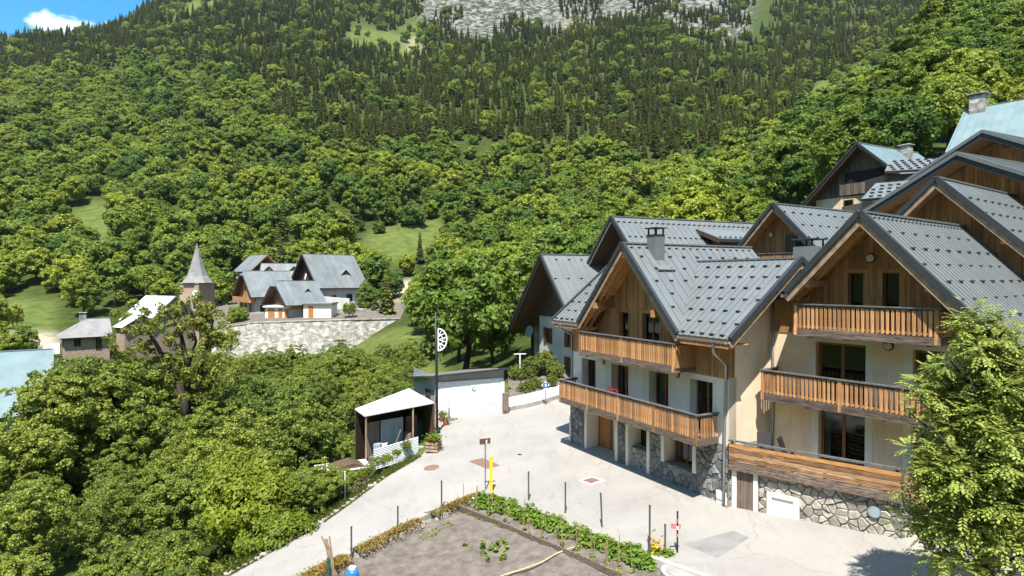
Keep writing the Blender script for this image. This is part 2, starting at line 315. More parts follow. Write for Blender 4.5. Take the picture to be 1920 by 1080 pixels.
def holed_wall(x0, x1, z0, z1, y, th, holes):
    """rendered wall in the plane y with openings that have real reveals"""
    xs = sorted({x0, x1, *[h[0] for h in holes], *[h[1] for h in holes]}); zs = sorted({z0, z1, *[h[2] for h in holes], *[h[3] for h in holes]})
    mb = MB()
    def solid(i, k):
        if i < 0 or k < 0 or i >= len(xs) - 1 or k >= len(zs) - 1: return False
        cx, cz = (xs[i] + xs[i + 1]) / 2, (zs[k] + zs[k + 1]) / 2
        return not any(h[0] < cx < h[1] and h[2] < cz < h[3] for h in holes)
    for i in range(len(xs) - 1):
        for k in range(len(zs) - 1):
            if not solid(i, k): continue
            a, b, c, d = xs[i], xs[i + 1], zs[k], zs[k + 1]
            mb.add([(a, y, c), (b, y, c), (b, y, d), (a, y, d)], [(0, 1, 2, 3)]); mb.add([(a, y + th, c), (b, y + th, c), (b, y + th, d), (a, y + th, d)], [(3, 2, 1, 0)])
            if not solid(i - 1, k): mb.add([(a, y, c), (a, y, d), (a, y + th, d), (a, y + th, c)], [(0, 1, 2, 3)])
            if not solid(i + 1, k): mb.add([(b, y, c), (b, y, d), (b, y + th, d), (b, y + th, c)], [(3, 2, 1, 0)])
            if not solid(i, k - 1): mb.add([(a, y, c), (b, y, c), (b, y + th, c), (a, y + th, c)], [(3, 2, 1, 0)])
            if not solid(i, k + 1): mb.add([(a, y, d), (b, y, d), (b, y + th, d), (a, y + th, d)], [(0, 1, 2, 3)])
    return mb
def xf_mb(mb, X): mb.v = [tuple(X @ Vector(p)) for p in mb.v]; return mb
ID = Matrix.Identity(4)
def window(parent, x0, x1, z0, z1, y, X=ID, cols=2, fw=.07, fm='frame_brown', curtain=0, shutters=None, name='window', proud=False, pane='glass'):
    """frame with its panes; y is the plane of the frame front, the room lies towards +y"""
    f = MB(); d = .06
    f.box(x0, x1, y, y + d, z0, z0 + fw).box(x0, x1, y, y + d, z1 - fw, z1).box(x0, x0 + fw, y, y + d, z0 + fw, z1 - fw).box(x1 - fw, x1, y, y + d, z0 + fw, z1 - fw)
    for k in range(1, cols): xc = x0 + (x1 - x0) * k / cols; f.box(xc - fw * .6, xc + fw * .6, y + .002, y + d, z0 + fw, z1 - fw)
    w = xf_mb(f, X).build(name, fm, parent)
    for k in range(cols):
        a, b = x0 + (x1 - x0) * k / cols, x0 + (x1 - x0) * (k + 1) / cols
        xf_mb(MB().add([(a + fw * .5, y + .025, z0 + fw * .5), (b - fw * .5, y + .025, z0 + fw * .5), (b - fw * .5, y + .025, z1 - fw * .5), (a + fw * .5, y + .025, z1 - fw * .5)], [(0, 1, 2, 3)]), X).build('pane', pane, w)
    if not proud:
        xf_mb(MB().box(x0 + .01, x1 - .01, y + .30, y + .32, z0 + .01, z1 - .01), X).build('room_shade_sheet', 'painted_shade', w)  # near-black sheet behind the glass paints the darkness of the room
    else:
        xf_mb(MB().box(x0 + .01, x1 - .01, y + .05, y + .055, z0 + .01, z1 - .01), X).build('room_shade_sheet', 'painted_shade', w)
    if curtain:
        c0, c1 = (x0 + fw, x0 + fw + (x1 - x0) * abs(curtain)) if curtain > 0 else (x1 - fw - (x1 - x0) * abs(curtain), x1 - fw)
        cm = MB(); nf = 8; yy = (y + .12) if not proud else (y + .04)
        for k in range(nf):
            a, b = c0 + (c1 - c0) * k / nf, c0 + (c1 - c0) * (k + 1) / nf; dy = .03 if k % 2 else 0
            if proud: dy *= .15
            cm.add([(a, yy + dy, z0 + .05), (b, yy + (.03 if not proud else .0045) - dy, z0 + .05), (b, yy + (.03 if not proud else .0045) - dy, z1 - .03), (a, yy + dy, z1 - .03)], [(0, 1, 2, 3)])
        xf_mb(cm, X).build('curtain', 'curtain', w)
    if shutters:
        sw = (x1 - x0) * .5
        for a in (x0 - sw - .02, x1 + .02): xf_mb(MB().box(a, a + sw, y - .03, y + .015, z0 - .02, z1 + .02), X).build('shutter', shutters, w)
    return w
GUARD = None
def guard_mesh():
    global GUARD
    if GUARD is None: GUARD = mesh_of(MB().add([(-.10, 0, 0), (.10, 0, 0), (.10, .10, 0), (-.10, .10, 0), (-.09, 0, .09), (.09, 0, .09), (.09, .03, .09), (-.09, .03, .09)], [(0, 3, 2, 1), (4, 5, 6, 7), (0, 1, 5, 4), (1, 2, 6, 5), (2, 3, 7, 6), (3, 0, 4, 7)]), 'snow_guard', 'guard')
    return GUARD
def roof_plane(house, name, corners, m='roof_metal', pitch=.45, th=.05, under=.14, rows=None, dense=1, rib=.03, um='soffit', row0=.35, rowgap=1.15, every=2, stag=True, gs=1.0, eave_guards=False):
    """one roof slope: corners[0]->corners[1] is the eave, the rest goes on round the polygon. Panels run up the slope."""
    P = [Vector(c) for c in corners]; o = P[0]; e1 = (P[1] - P[0]).normalized(); nr = Vector((0, 0, 0))
    for i in range(len(P)): nr += P[i].cross(P[(i + 1) % len(P)])
    nr.normalize()
    if nr.z < 0: nr = -nr
    e2 = nr.cross(e1)
    if e2.z < 0: e2 = -e2
    poly = [((p - o).dot(e1), (p - o).dot(e2)) for p in P]
    deck = MB().prism([p - nr * .005 for p in P], -nr * under).build(name, um, house)
    if pitch: strips(deck, 'roof_panel', m, o, e1, e2, nr, poly, pitch, .012, th, rib=rib)
    else: MB().prism([p for p in P], nr * th).build('roof_sheet', m, deck)
    if rows:
        bmax = max(p[1] for p in poly); b = row0; k = 0; g = guard_mesh(); pp = (pitch or .45)
        rot = Matrix((e1, e2, nr)).transposed().to_euler()
        while b < bmax - .3 and k < rows:
            q = clip(clip(poly, (0, 1), b + .02), (0, -1), -(b - .02))
            if len(q) > 2:
                a0, a1 = min(p[0] for p in q), max(p[0] for p in q); st = pp * every
                a = math.ceil((a0 + .15 - (pp * .5 if (k % 2 and stag) else 0)) / st) * st + (pp * .5 + .001 if (k % 2 and stag) else 0)
                while a < a1 - .15: inst('snow_guard', g, deck, o + e1 * a + e2 * b + nr * (th + .002), rot, (gs,) * 3); a += st
            b += rowgap; k += 1
        if eave_guards:
            a0, a1 = poly[0][0], poly[1][0]; a = a0 + .25
            while a < a1 - .1: inst('snow_guard', g, deck, o + e1 * a + e2 * .12 + nr * (th + .002), rot, (gs * 1.1,) * 3); a += .5
    return deck
def ridge_cap(deck, a, b, m='roof_metal', w=.16):
    MB().beam(Vector(a) + Vector((0, 0, .06)), Vector(b) + Vector((0, 0, .06)), w * 1.6, .07).build('ridge_cap', m, deck)
def rake(house, a, b, y_dir, dark='roof_dark', wood='wood_rake', h=.26):
    """barge board and metal verge along a sloping roof edge from a to b, y_dir points out of the gable"""
    a, b, yd = Vector(a), Vector(b), Vector(y_dir)
    r = MB().beam(a + yd * .02 + Vector((0, 0, -.20)), b + yd * .02 + Vector((0, 0, -.20)), .05, h, up=(0, 0, 1)).build('barge_board', wood, house)
    MB().beam(a + yd * .035 + Vector((0, 0, .045)), b + yd * .035 + Vector((0, 0, .045)), .16, .20).build('verge_flashing', dark, r)
    return r
SLAT = {}
def slat_mesh(h, w=.105, m='wood_orange'):
    k = (round(h, 2), w, m)
    if k not in SLAT: SLAT[k] = mesh_of(MB().box(-w / 2, w / 2, -.014, .014, 0, h), 'baluster', m)
    return SLAT[k]
def balcony(house, x0, x1, y0, y1, zf, rh=1.0, left=True, right=True, pitch=.145, m='wood_orange', fascia='wood_weathered', label=None):
    b = MB().box(x0, x1, y0 + .06, y1, zf - .12, zf).box(x0 - .05, x1 + .05, y0 - .02, y0 + .07, zf - .22, zf + .04)
    for s, x in ((left, x0), (right, x1)):
        if s: b.box(x - .04, x + .04, y0 + .072, y1, zf - .22, zf + .035)
    o = b.build('balcony', fascia, house)
    if label: o['label'] = label
    xx = x0 + .5
    while xx < x1 - .3: MB().beam((xx, y1, zf - .20), (xx, y0 + .08, zf - .20), .12, .15).build('joist', 'wood_weathered', o); xx += 1.3
    zr = zf + rh
    MB().box(x0 - .06, x1 + .06, y0 - .06, y0 + .10, zr - .045, zr).build('handrail', 'metal_rail', o)
    MB().box(x0, x1, y0 + .02, y0 + .06, zr - .14, zr - .047).build('top_rail', 'wood_weathered', o)
    MB().box(x0, x1, y0 + .022, y0 + .058, zf + .10, zf + .17).build('bottom_rail', m, o)
    sm = slat_mesh(rh - .16, .096, m); n = int((x1 - x0 - .2) / pitch)
    for k in range(n):
        inst('baluster', sm, o, (x0 + .15 + (x1 - x0 - .3) * (k + .5) / n, y0 + random.uniform(-.004, .004), zf + .06), (0, 0, random.uniform(-.05, .05)), (random.uniform(.85, 1.08), 1, random.uniform(.97, 1.02)))
    pw = .11; npst = max(2, int((x1 - x0) / 2.4) + 1)
    for k in range(npst):
        x = x0 + .06 + (x1 - x0 - .12) * k / (npst - 1); MB().box(x - pw / 2, x + pw / 2, y0 - .03, y0 + .075, zf - .20, zr - .05).build('post', m, o)
    for s, x in ((left, x0), (right, x1)):
        if not s: continue
        MB().box(x - .07, x + .07, y0 + .102, y1, zr - .044, zr - .002).build('handrail', 'metal_rail', o)
        MB().box(x - .02, x + .02, y0 + .08, y1, zr - .14, zr - .048).build('top_rail', 'wood_weathered', o)
        n2 = int((y1 - y0 - .15) / pitch)
        for k in range(n2): inst('baluster', sm, o, (x, y0 + .15 + (y1 - y0 - .2) * (k + .5) / n2, zf + .06), (0, 0, R_(90)))
    return o
def wall_lamp(parent, p, n=(0, -1, 0), r=.15):
    n = Vector(n); p = Vector(p); o = MB().disc(p, n, r, .05, 18).build('wall_lamp', 'metal_black', parent)
    MB().disc(p + n * .05, n, r * .78, .045, 18).build('lamp_glass', 'lamp_glass', o); return o
def stones(parent, o, e1, e2, nr, poly, size, m='stone', holes=(), proud=.05, gap=.016, name='stone', limit=300):
    """rubble masonry: one object per stone, cells of an irregular mosaic"""
    o, e1, e2, nr = Vector(o), Vector(e1), Vector(e2), Vector(nr)
    a0, a1 = min(p[0] for p in poly), max(p[0] for p in poly); b0, b1 = min(p[1] for p in poly), max(p[1] for p in poly)
    pts = []; nb = max(1, round((b1 - b0) / (size * .62))); na = max(1, round((a1 - a0) / size))
    for j in range(-1, nb + 1):
        for i in range(-1, na + 1): pts.append((a0 + (i + .5 + random.uniform(-.55, .55) + (.5 if j % 2 else 0)) * (a1 - a0) / na, b0 + (j + .5 + random.uniform(-.38, .38)) * (b1 - b0) / nb))
    cnt = 0
    for p in pts:
        if any(h[0] - .02 < p[0] < h[1] + .02 and h[2] - .02 < p[1] < h[3] + .02 for h in holes): continue
        q = list(poly)
        for r in pts:
            if r is p or abs(r[0] - p[0]) > 2.5 * size or abs(r[1] - p[1]) > 2.5 * size: continue
            n = (r[0] - p[0], r[1] - p[1]); L = math.hypot(*n)
            if L < 1e-5: continue
            n = (n[0] / L, n[1] / L); q = clip(q, n, n[0] * (p[0] + r[0]) / 2 + n[1] * (p[1] + r[1]) / 2 - gap / 2)
            if len(q) < 3: break
        for h in holes:                                 # keep clear of openings
            if len(q) < 3: break
            if p[0] <= h[0] and h[2] < p[1] < h[3]: q = clip(q, (1, 0), h[0])
            elif p[0] >= h[1] and h[2] < p[1] < h[3]: q = clip(q, (-1, 0), -h[1])
            elif p[1] <= h[2] and h[0] < p[0] < h[1]: q = clip(q, (0, 1), h[2])
            elif p[1] >= h[3] and h[0] < p[0] < h[1]: q = clip(q, (0, -1), -h[3])
        if len(q) < 3 or parea(q) < .006 or cnt >= limit: continue
        cx, cy = sum(x[0] for x in q) / len(q), sum(x[1] for x in q) / len(q); pr = proud * random.uniform(.6, 1.4); n = len(q); ta, tb = random.uniform(-.12, .12), random.uniform(-.12, .12)
        base = [o + e1 * x[0] + e2 * x[1] for x in q]
        mid = [o + e1 * (cx + (x[0] - cx) * .97) + e2 * (cy + (x[1] - cy) * .97) + nr * (pr * .55) for x in q]
        top = [o + e1 * (cx + (x[0] - cx) * .78) + e2 * (cy + (x[1] - cy) * .78) + nr * (pr + ta * (x[0] - cx) + tb * (x[1] - cy)) for x in q]
        mb = MB(); fs = []
        for L0 in (0, n): fs += [(L0 + i, L0 + (i + 1) % n, L0 + n + (i + 1) % n, L0 + n + i) for i in range(n)]
        fs.append(tuple(range(2 * n, 3 * n))); mb.add(base + mid + top, fs); mb.build(name, m, parent); cnt += 1
    return cnt
def frame_rot(a): return R_(a) - math.pi / 2

# ------------------------------------------------------------------ terrain
PROFILE = {   # column in the picture : (distance, height in the picture of the bare ground)
    -500: [(46, 850), (60, 745), (85, 690), (108, 655), (125, 612), (150, 560), (200, 455), (270, 345), (380, 240), (520, 180), (640, 150), (700, 165), (900, 260)],
    0: [(46, 862), (60, 752), (85, 692), (108, 655), (125, 608), (150, 560), (200, 455), (270, 340), (380, 215), (520, 140), (640, 80), (700, 90), (900, 200)],
    170: [(46, 862), (60, 758), (85, 705), (106, 668), (125, 622), (150, 560), (200, 445), (270, 330), (380, 205), (520, 125), (680, 62), (740, 75), (900, 150)],
    300: [(46, 858), (60, 760), (85, 715), (118, 668), (135, 612), (155, 545), (205, 430), (280, 315), (400, 190), (560, 95), (730, 20), (790, 10), (900, 30)],
    450: [(46, 850), (60, 755), (85, 705), (114, 662), (122, 640), (140, 575), (160, 535), (210, 430), (280, 310), (400, 185), (560, 80), (760, -15), (900, -90)],
    620: [(46, 815), (60, 745), (85, 695), (114, 660), (124, 628), (140, 575), (165, 525), (210, 430), (280, 315), (400, 190), (560, 90), (760, 0), (900, -80)],
    780: [(46, 780), (60, 735), (80, 680), (110, 610), (130, 575), (160, 520), (210, 430), (280, 325), (400, 195), (560, 115), (720, 45), (900, -60)],
    900: [(46, 748), (60, 700), (80, 645), (110, 590), (150, 520), (210, 425), (280, 325), (400, 195), (560, 120), (700, 55), (900, -70)],
    1010: [(46, 700), (52, 694), (70, 630), (100, 565), (150, 500), (200, 415), (270, 325), (400, 200), (560, 120), (700, 50), (900, -70)],
    1200: [(46, 660), (60, 600), (90, 530), (130, 465), (180, 400), (250, 335), (330, 265), (450, 170), (600, 75), (700, 40), (900, -60)],
    1400: [(46, 640), (60, 560), (90, 480), (120, 425), (165, 365), (230, 315), (330, 245), (450, 180), (580, 110), (700, 40), (900, -60)],
    1520: [(46, 620), (60, 500), (80, 415), (110, 330), (135, 275), (150, 255), (165, 250), (185, 275), (260, 280), (360, 225), (480, 160), (600, 100), (700, 45), (900, -60)],
    1640: [(46, 600), (60, 440), (75, 365), (100, 285), (130, 215), (150, 178), (168, 165), (190, 190), (300, 200), (420, 150), (560, 90), (700, 40), (900, -60)],
    1760: [(46, 580), (60, 400), (75, 310), (100, 220), (130, 130), (150, 85), (168, 60), (190, 75), (300, 110), (450, 70), (600, 40), (900, -60)],
    1920: [(46, 560), (60, 380), (75, 280), (100, 180), (130, 80), (160, 5), (200, -60), (300, -100), (900, -160)],
    2450: [(46, 540), (60, 360), (75, 250), (100, 130), (130, 20), (160, -60), (200, -140), (300, -200), (900, -300)]}
PCOL = sorted(PROFILE); PZ = {c: (np.array([p[0] for p in PROFILE[c]], float), np.array([atY(c, p[1], p[0]).z for p in PROFILE[c]])) for c in PCOL}
EDGE = [gp(*p) for p in ((395, 1098), (430, 1080), (520, 1030), (600, 985), (660, 942), (720, 897), (790, 855), (815, 822), (822, 788))]
EY = np.array([p.y for p in EDGE]); EX = np.array([p.x for p in EDGE])
def ground(x, y):
    x = np.atleast_1d(np.asarray(x, float)); y = np.atleast_1d(np.asarray(y, float)); px = np.clip(960 + F * x / y, PCOL[0], PCOL[-1] - .01)
    zc = np.array([np.interp(y, *PZ[c]) for c in PCOL]); k = np.searchsorted(PCOL, px, side='right') - 1; k = np.clip(k, 0, len(PCOL) - 2)
    pc = np.array(PCOL, float); t = (px - pc[k]) / (pc[k + 1] - pc[k]); t = t * t * (3 - 2 * t); idx = np.arange(len(x))
    far = zc[k, idx] * (1 - t) + zc[k + 1, idx] * t
    road = RA + RB * x + RC * y - .55
    d = np.clip((np.interp(y, EY, EX) - x - .6) / 7.0, 0, 1); d = d * d * (3 - 2 * d)
    near = road + d * (-14.5 - road); near = np.where((x > np.interp(y, EY, EX)) & (y > 30), road, near)
    w = np.clip((y - 42.5) / 4.0, 0, 1)
    return near * (1 - w) + far * w
def gz(x, y): return float(ground(x, y)[0])
def inpoly(px, py, poly):
    r = False; j = len(poly) - 1
    for i in range(len(poly)):
        if (poly[i][1] > py) != (poly[j][1] > py) and px < (poly[j][0] - poly[i][0]) * (py - poly[i][1]) / (poly[j][1] - poly[i][1]) + poly[i][0]: r = not r
        j = i
    return r
Z_MEADOW = [[(118, 390), (165, 368), (215, 372), (212, 470), (190, 500), (150, 470), (130, 500), (95, 640), (0, 640), (-200, 640), (-200, 560), (60, 556), (110, 560), (130, 470)],
            [(655, 485), (690, 440), (760, 418), (832, 412), (830, 462), (760, 486), (700, 500)], [(395, 650), (560, 660), (760, 610), (830, 640), (840, 720), (600, 760), (395, 720)],
            [(640, 100), (660, 40), (740, 60), (790, 30), (800, 100), (770, 110), (700, 100)], [(300, 30), (380, -5), (430, 5), (330, 40)], [(1505, 175), (1580, 135), (1650, 92), (1660, 108), (1600, 150), (1530, 190)]]
Z_ROCK = [[(770, -120), (1420, -120), (1405, 40), (1350, 90), (1300, 70), (1230, 25), (1130, 40), (1050, 70), (960, 60), (900, 72), (820, 75), (790, 40)], [(1340, -20), (1400, -20), (1392, 70), (1345, 95)]]
Z_BARE = [[(735, 540), (760, 522), (830, 530), (825, 560), (790, 575), (745, 568)], [(1050, 45), (1090, 30), (1070, 55)], [(0, 628), (110, 622), (115, 648), (0, 655)], [(770, 60), (790, 95), (780, 105), (765, 70)]]
Z_CONIF = [(-600, 30), (0, 20), (160, 10), (300, -60), (1410, -60), (1400, 120), (1480, -40), (1800, -40), (1700, 90), (1600, 150), (1510, 190), (1500, 235), (1430, 295), (1330, 330), (1200, 318), (1080, 292), (960, 272), (860, 285), (720, 292), (600, 275), (520, 240), (500, 170), (420, 135), (330, 118), (200, 130), (0, 140), (-600, 150)]
def to_px(x, y, z):
    yc = y * CP - z * SP; zc = y * SP + z * CP; return 960 + F * x / yc, 540 - F * zc / yc
NCOL, NROW = 270, 230
pxs = np.linspace(-500, 2440, NCOL); rows = np.concatenate([np.linspace(7, 60, 80)[:-1], np.geomspace(60, 930, NROW - 79)]); NROW = len(rows)
gx = ((pxs[None, :] - 960) / F * rows[:, None]).ravel(); gy = np.repeat(rows, NCOL); gzv = ground(gx, gy)
wt = {k: np.zeros(len(gx), np.float32) for k in ('grass', 'rock', 'bare')}
for i in range(len(gx)):
    x, y, z = gx[i], gy[i], gzv[i]
    if y > 50:
        p = to_px(x, y, z); jx = noise.noise((x * .05, y * .05, 1)) * 12; jy = noise.noise((x * .05, y * .05, 9)) * 8
        if any(inpoly(p[0] + jx, p[1] + jy, q) for q in Z_MEADOW): wt['grass'][i] = 1
        if any(inpoly(p[0] + jx, p[1] + jy, q) for q in Z_ROCK): wt['rock'][i] = 1
        if any(inpoly(p[0] + jx * .4, p[1] + jy * .4, q) for q in Z_BARE): wt['bare'][i] = 1
        a = min(1.0, (y - 50) / 60); amp = .8 + 5.5 * min(1, max(0, (y - 150) / 160)); gzv[i] += a * amp * noise.fractal((x * .022, y * .022, 3.1), 1.0, 2.0, 4)
        if wt['rock'][i] > 0: gzv[i] += 5 * noise.fractal((x * .03, y * .03, 7.7), .9, 2.1, 4)
    else:
        gzv[i] += .12 * noise.noise((x * .6, y * .6, 0)) * (1 if x < np.interp(y, EY, EX) else .2)
        if x > np.interp(y, EY, EX) - 3.5: wt['grass'][i] = 1
for k in wt:
    W_ = wt[k].reshape(NROW, NCOL)
    for _ in range(2): W_ = (W_ + np.roll(W_, 1, 0) + np.roll(W_, -1, 0) + np.roll(W_, 1, 1) + np.roll(W_, -1, 1)) / 5
    wt[k] = W_.ravel().astype(np.float32)
me = bpy.data.meshes.new('ground'); I = np.arange(NROW * NCOL).reshape(NROW, NCOL)
quads = np.stack([I[:-1, :-1], I[:-1, 1:], I[1:, 1:], I[1:, :-1]], -1).reshape(-1, 4)
me.from_pydata(np.stack([gx, gy, gzv], 1).tolist(), [], quads.tolist()); me.shade_smooth()
for k in wt: a = me.attributes.new(k, 'FLOAT', 'POINT'); a.data.foreach_set('value', wt[k])
tag(newobj('ground', me, 'hillside'), 'steep alpine hillside with meadows rising to pale rock', kind='structure')
# the other side of the valley, behind and beside the camera: closes the horizon that windows mirror
vs, fs = [], []
for i in range(61):
    az = R_(52 + 256 * i / 60)
    for r, z in ((150, -30), (230, 5), (330, 70), (450, 150), (600, 250), (640, 190)):
        rr_ = r * (1 + .12 * math.sin(3 * az)); n_ = noise.fractal((math.sin(az) * 3, math.cos(az) * 3, r * .01), 1, 2, 4); vs.append((math.sin(az) * rr_, math.cos(az) * rr_, z * (1 + .25 * n_) + 8 * n_))
for i in range(60):
    for j in range(5): fs.append((i * 6 + j, i * 6 + j + 1, (i + 1) * 6 + j + 1, (i + 1) * 6 + j))
me2 = bpy.data.meshes.new('opposite_hillside'); me2.from_pydata(vs, [], fs); me2.shade_smooth(); tag(newobj('opposite_hillside', me2, 'hillside'), 'wooded slope on the other side of the valley', kind='structure')
# fast lookup of the finished ground
from mathutils.bvhtree import BVHTree
GBVH = BVHTree.FromPolygons(np.stack([gx, gy, gzv], 1).tolist(), quads.tolist())
def gtop(x, y):
    h = GBVH.ray_cast(Vector((x, y, 2000)), Vector((0, 0, -1)))
    return h[0].z if h[0] is not None else gz(x, y)

# ------------------------------------------------------------------ street
def sheet(name, pts, m, kind='structure', parent=None, label=None, sub=None):
    tri = tessellate_polygon([pts]); me = bpy.data.meshes.new(name); me.from_pydata([tuple(p) for p in pts], [], [tuple(t) for t in tri]); me.update()
    o = newobj(name, me, m, parent)
    for p in o.data.polygons:
        if p.normal.z < 0: p.flip()
    return tag(o, label, kind=kind)
def gpts(lst, dz=0.0): return [gp(x, y, dz) for x, y in lst]
GARDEN_R = [(885, 932), (940, 945), (1000, 962), (1060, 984), (1130, 1010), (1250, 1052), (1330, 1080), (1440, 1122)]
GARDEN_L = [(400, 1160), (560, 1090), (600, 1068), (660, 1036), (745, 990), (828, 953), (885, 932)]
SX = lambda x, y, dz=0: Vector((x, y, rz(x, y) + dz))
def fan(name, quads_pts, m, label): # street made of a skirted slab so its edge has depth
    pass
street_pts = gpts([(330, 1135), (395, 1098), (430, 1080), (520, 1030), (600, 985), (660, 942), (720, 897), (790, 855), (815, 822), (822, 788), (838, 779)]) \
    + gpts([(945, 772), (955, 771)]) + [SX(1.2, 47.5), SX(4.2, 50.5), SX(6.5, 50.0), SX(7.0, 40), SX(4.5, 34.5), SX(9.6, 24.9), SX(13.2, 21.2), SX(17, 21.6), SX(26, 22), SX(30, 14), SX(26, 8), SX(12, 8)] \
    + [gp(1560, 1170), gp(1440, 1122)] + gpts(GARDEN_R[::-1][1:]) + gpts(GARDEN_L[::-1][1:-1]) + [gp(440, 1145)]
sheet('street', street_pts, 'street_concrete', label='pale worn concrete village street running past the chalets')
MBs = MB()
for a, b in zip(street_pts, street_pts[1:] + street_pts[:1]): MBs.add([a, b, b - Vector((0, 0, .45)), a - Vector((0, 0, .45))], [(0, 1, 2, 3)])
tag(MBs.build('street_edge', 'concrete_grey'), 'vertical concrete edge of the street slab', kind='structure')
sheet('road_patch', gpts([(1280, 1020), (1375, 995), (1405, 1008), (1345, 1046)], .005), 'asphalt_patch', label='grey repair patch in the street beside the garden')
sheet('road_patch', gpts([(1175, 992), (1290, 1010), (1340, 1050), (1295, 1062), (1200, 1032)], .0035), 'asphalt_patch', label='long faint grey patch in the street along the garden wall').data.materials[0] = mat('asphalt_pale', (.262, .252, .237), .92, .12, 1.2)

# ------------------------------------------------------------------ foliage prototypes
def leaf_arrays(C, N, S, asp=.55):
    n = len(C); N = N / np.linalg.norm(N, axis=1, keepdims=True); t = RNG.normal(size=(n, 3)); t -= N * (t * N).sum(1, keepdims=True); t /= np.linalg.norm(t, axis=1, keepdims=True)
    b = np.cross(N, t); S = np.asarray(S).reshape(-1, 1) * np.ones((n, 1)); fold = N * S * .18
    V = np.stack([C + t * S, C + b * S * asp - fold, C - t * S, C - b * S * asp - fold], 1).reshape(-1, 3); return V
def quad_mesh(name, V, m):
    n = len(V) // 4; me = bpy.data.meshes.new(name); me.vertices.add(len(V)); me.vertices.foreach_set('co', V.astype(np.float32).ravel())
    me.loops.add(4 * n); me.loops.foreach_set('vertex_index', np.arange(4 * n, dtype=np.int32)); me.polygons.add(n); me.polygons.foreach_set('loop_start', np.arange(n, dtype=np.int32) * 4)
    me.update(calc_edges=True); me.materials.append(MATS[m]); return me
def unit(n): d = RNG.normal(size=(n, 3)); return d / np.linalg.norm(d, axis=1, keepdims=True)
def crown_arrays(R, H, zc, nc, nl, ls, spread=.5, low=-.55, asp=.55, clr=(.26, .42), rmax=.80):
    """clumps of leaves through an uneven crown of radius R and height H centred at zc"""
    d = unit(nc * 3); d = d[d[:, 2] > low][:nc]; nc = len(d); rad = RNG.uniform(.38, rmax, (nc, 1)); E_ = np.array([R, R, H / 2])
    lump = 1 + .18 * np.sin(d[:, :1] * 3.1 + RNG.uniform(0, 6)) * np.cos(d[:, 1:2] * 2.7 + RNG.uniform(0, 6))
    cc = d * rad * lump * E_; cr = RNG.uniform(*clr, nc) * R
    k = RNG.integers(0, nc, nl); out = cc[k] / E_; out /= np.maximum(.2, np.linalg.norm(out, axis=1, keepdims=True))
    u = unit(nl) + out * .75 + np.array([0, 0, .35]); u /= np.linalg.norm(u, axis=1, keepdims=True)
    P = cc[k] + u * (cr[k] * RNG.uniform(.62, 1.08, nl) ** .8)[:, None] * np.array([1, 1, .8]); N = u + unit(nl) * spread + np.array([0, 0, .25])
    P[:, 2] += zc
    return leaf_arrays(P, N, RNG.uniform(.6, 1.25, nl) * ls, asp), cc + np.array([0, 0, zc])
def trunk_mesh(name, H, zc, tips, r, nl=7, m='bark', lean=0.0):
    mb = MB(); top = Vector((lean, 0, zc)); mb.tube([(0, 0, -.6), (0, 0, H * .08), (lean * .5, .04 * H, zc * .6), top], [r * 1.35, r, r * .75, r * .45], 7)
    for i in range(min(nl, len(tips))):
        t = Vector(tips[i]); s = Vector((lean * .5, .02, zc * random.uniform(.4, .75))); mid = s.lerp(t, .5) + Vector((0, 0, -.06 * H)); mb.tube([s, mid, s.lerp(t, .95)], [r * .42, r * .28, r * .1], 5)
    return mesh_of(mb, name, m)
def make_protos(n, R, H, zc, nc, nl, ls, m, r, nlimb=6, **kw):
    out = []
    for _ in range(n):
        Rr, Hr = R * random.uniform(.72, 1.2), H * random.uniform(.82, 1.3); zz = zc * Hr / H; V, cc = crown_arrays(Rr, Hr, zz, nc, nl, ls, **kw); out.append((quad_mesh('crown', V, m), trunk_mesh('trunk', Hr, zz, cc, r, nlimb)))
    return out
P_FAR = make_protos(6, 4.0, 8.4, 4.4, 95, 3800, .33, 'leaf_broad', .22, 3, low=-.85, clr=(.15, .32), spread=.7)
P_MID = make_protos(5, 4.0, 8.6, 4.6, 120, 9000, .21, 'leaf_broad', .24, 6, low=-.85, clr=(.13, .28), spread=.7)
P_NEAR = make_protos(6, 2.5, 4.2, 2.9, 200, 17000, .084, 'leaf_near', .12, 9, low=-.8, spread=1.0, clr=(.09, .20), rmax=1.02)
P_BRIGHT = make_protos(2, 2.0, 3.6, 2.4, 50, 5200, .115, 'leaf_bright', .10, 7, low=-.8)
def conifer_proto(H=14.0, R=2.9, tiers=16, per=9):
    C, N, V = [], [], []
    for k in range(tiers):
        t = (k + .5) / tiers; z = H * (.10 + .88 * t); r = R * (1 - t) ** .85 * random.uniform(.85, 1.1) + .12
        for j in range(per):
            a = 2 * math.pi * (j + random.uniform(-.35, .35)) / per + k * 1.3; rr = r * random.uniform(.7, 1.12); dr = Vector((math.cos(a), math.sin(a), 0)); sd = Vector((-dr.y, dr.x, 0)); w = rr * .26 + .12; dz = -rr * random.uniform(.25, .5)
            p0 = Vector((0, 0, z + .35)); p2 = dr * rr + Vector((0, 0, z + dz)); mid = dr * rr * .55 + Vector((0, 0, z + dz * .25 + .12))
            V += [p0, mid + sd * w, p2, mid - sd * w]
            V += [dr * rr * .25 + Vector((0, 0, z + .2)), mid + sd * w * 1.5 + Vector((0, 0, -.35)), p2 * .8 + Vector((0, 0, z * .2 - .4)), mid - Vector((0, 0, .45))]
    V += [Vector((.14, 0, H * .93)), Vector((0, .14, H * .93)), Vector((0, 0, H * 1.05)), Vector((-.14, -.1, H * .93))]
    return quad_mesh('crown', np.array([tuple(v) for v in V]), 'leaf_conifer'), mesh_of(MB().tube([(0, 0, -.8), (0, 0, H * .5), (0, 0, H * .97)], [.26, .16, .03], 6), 'trunk', 'bark')
P_CON = [conifer_proto(14 * random.uniform(.9, 1.1), random.uniform(2.5, 3.3)) for _ in range(4)]
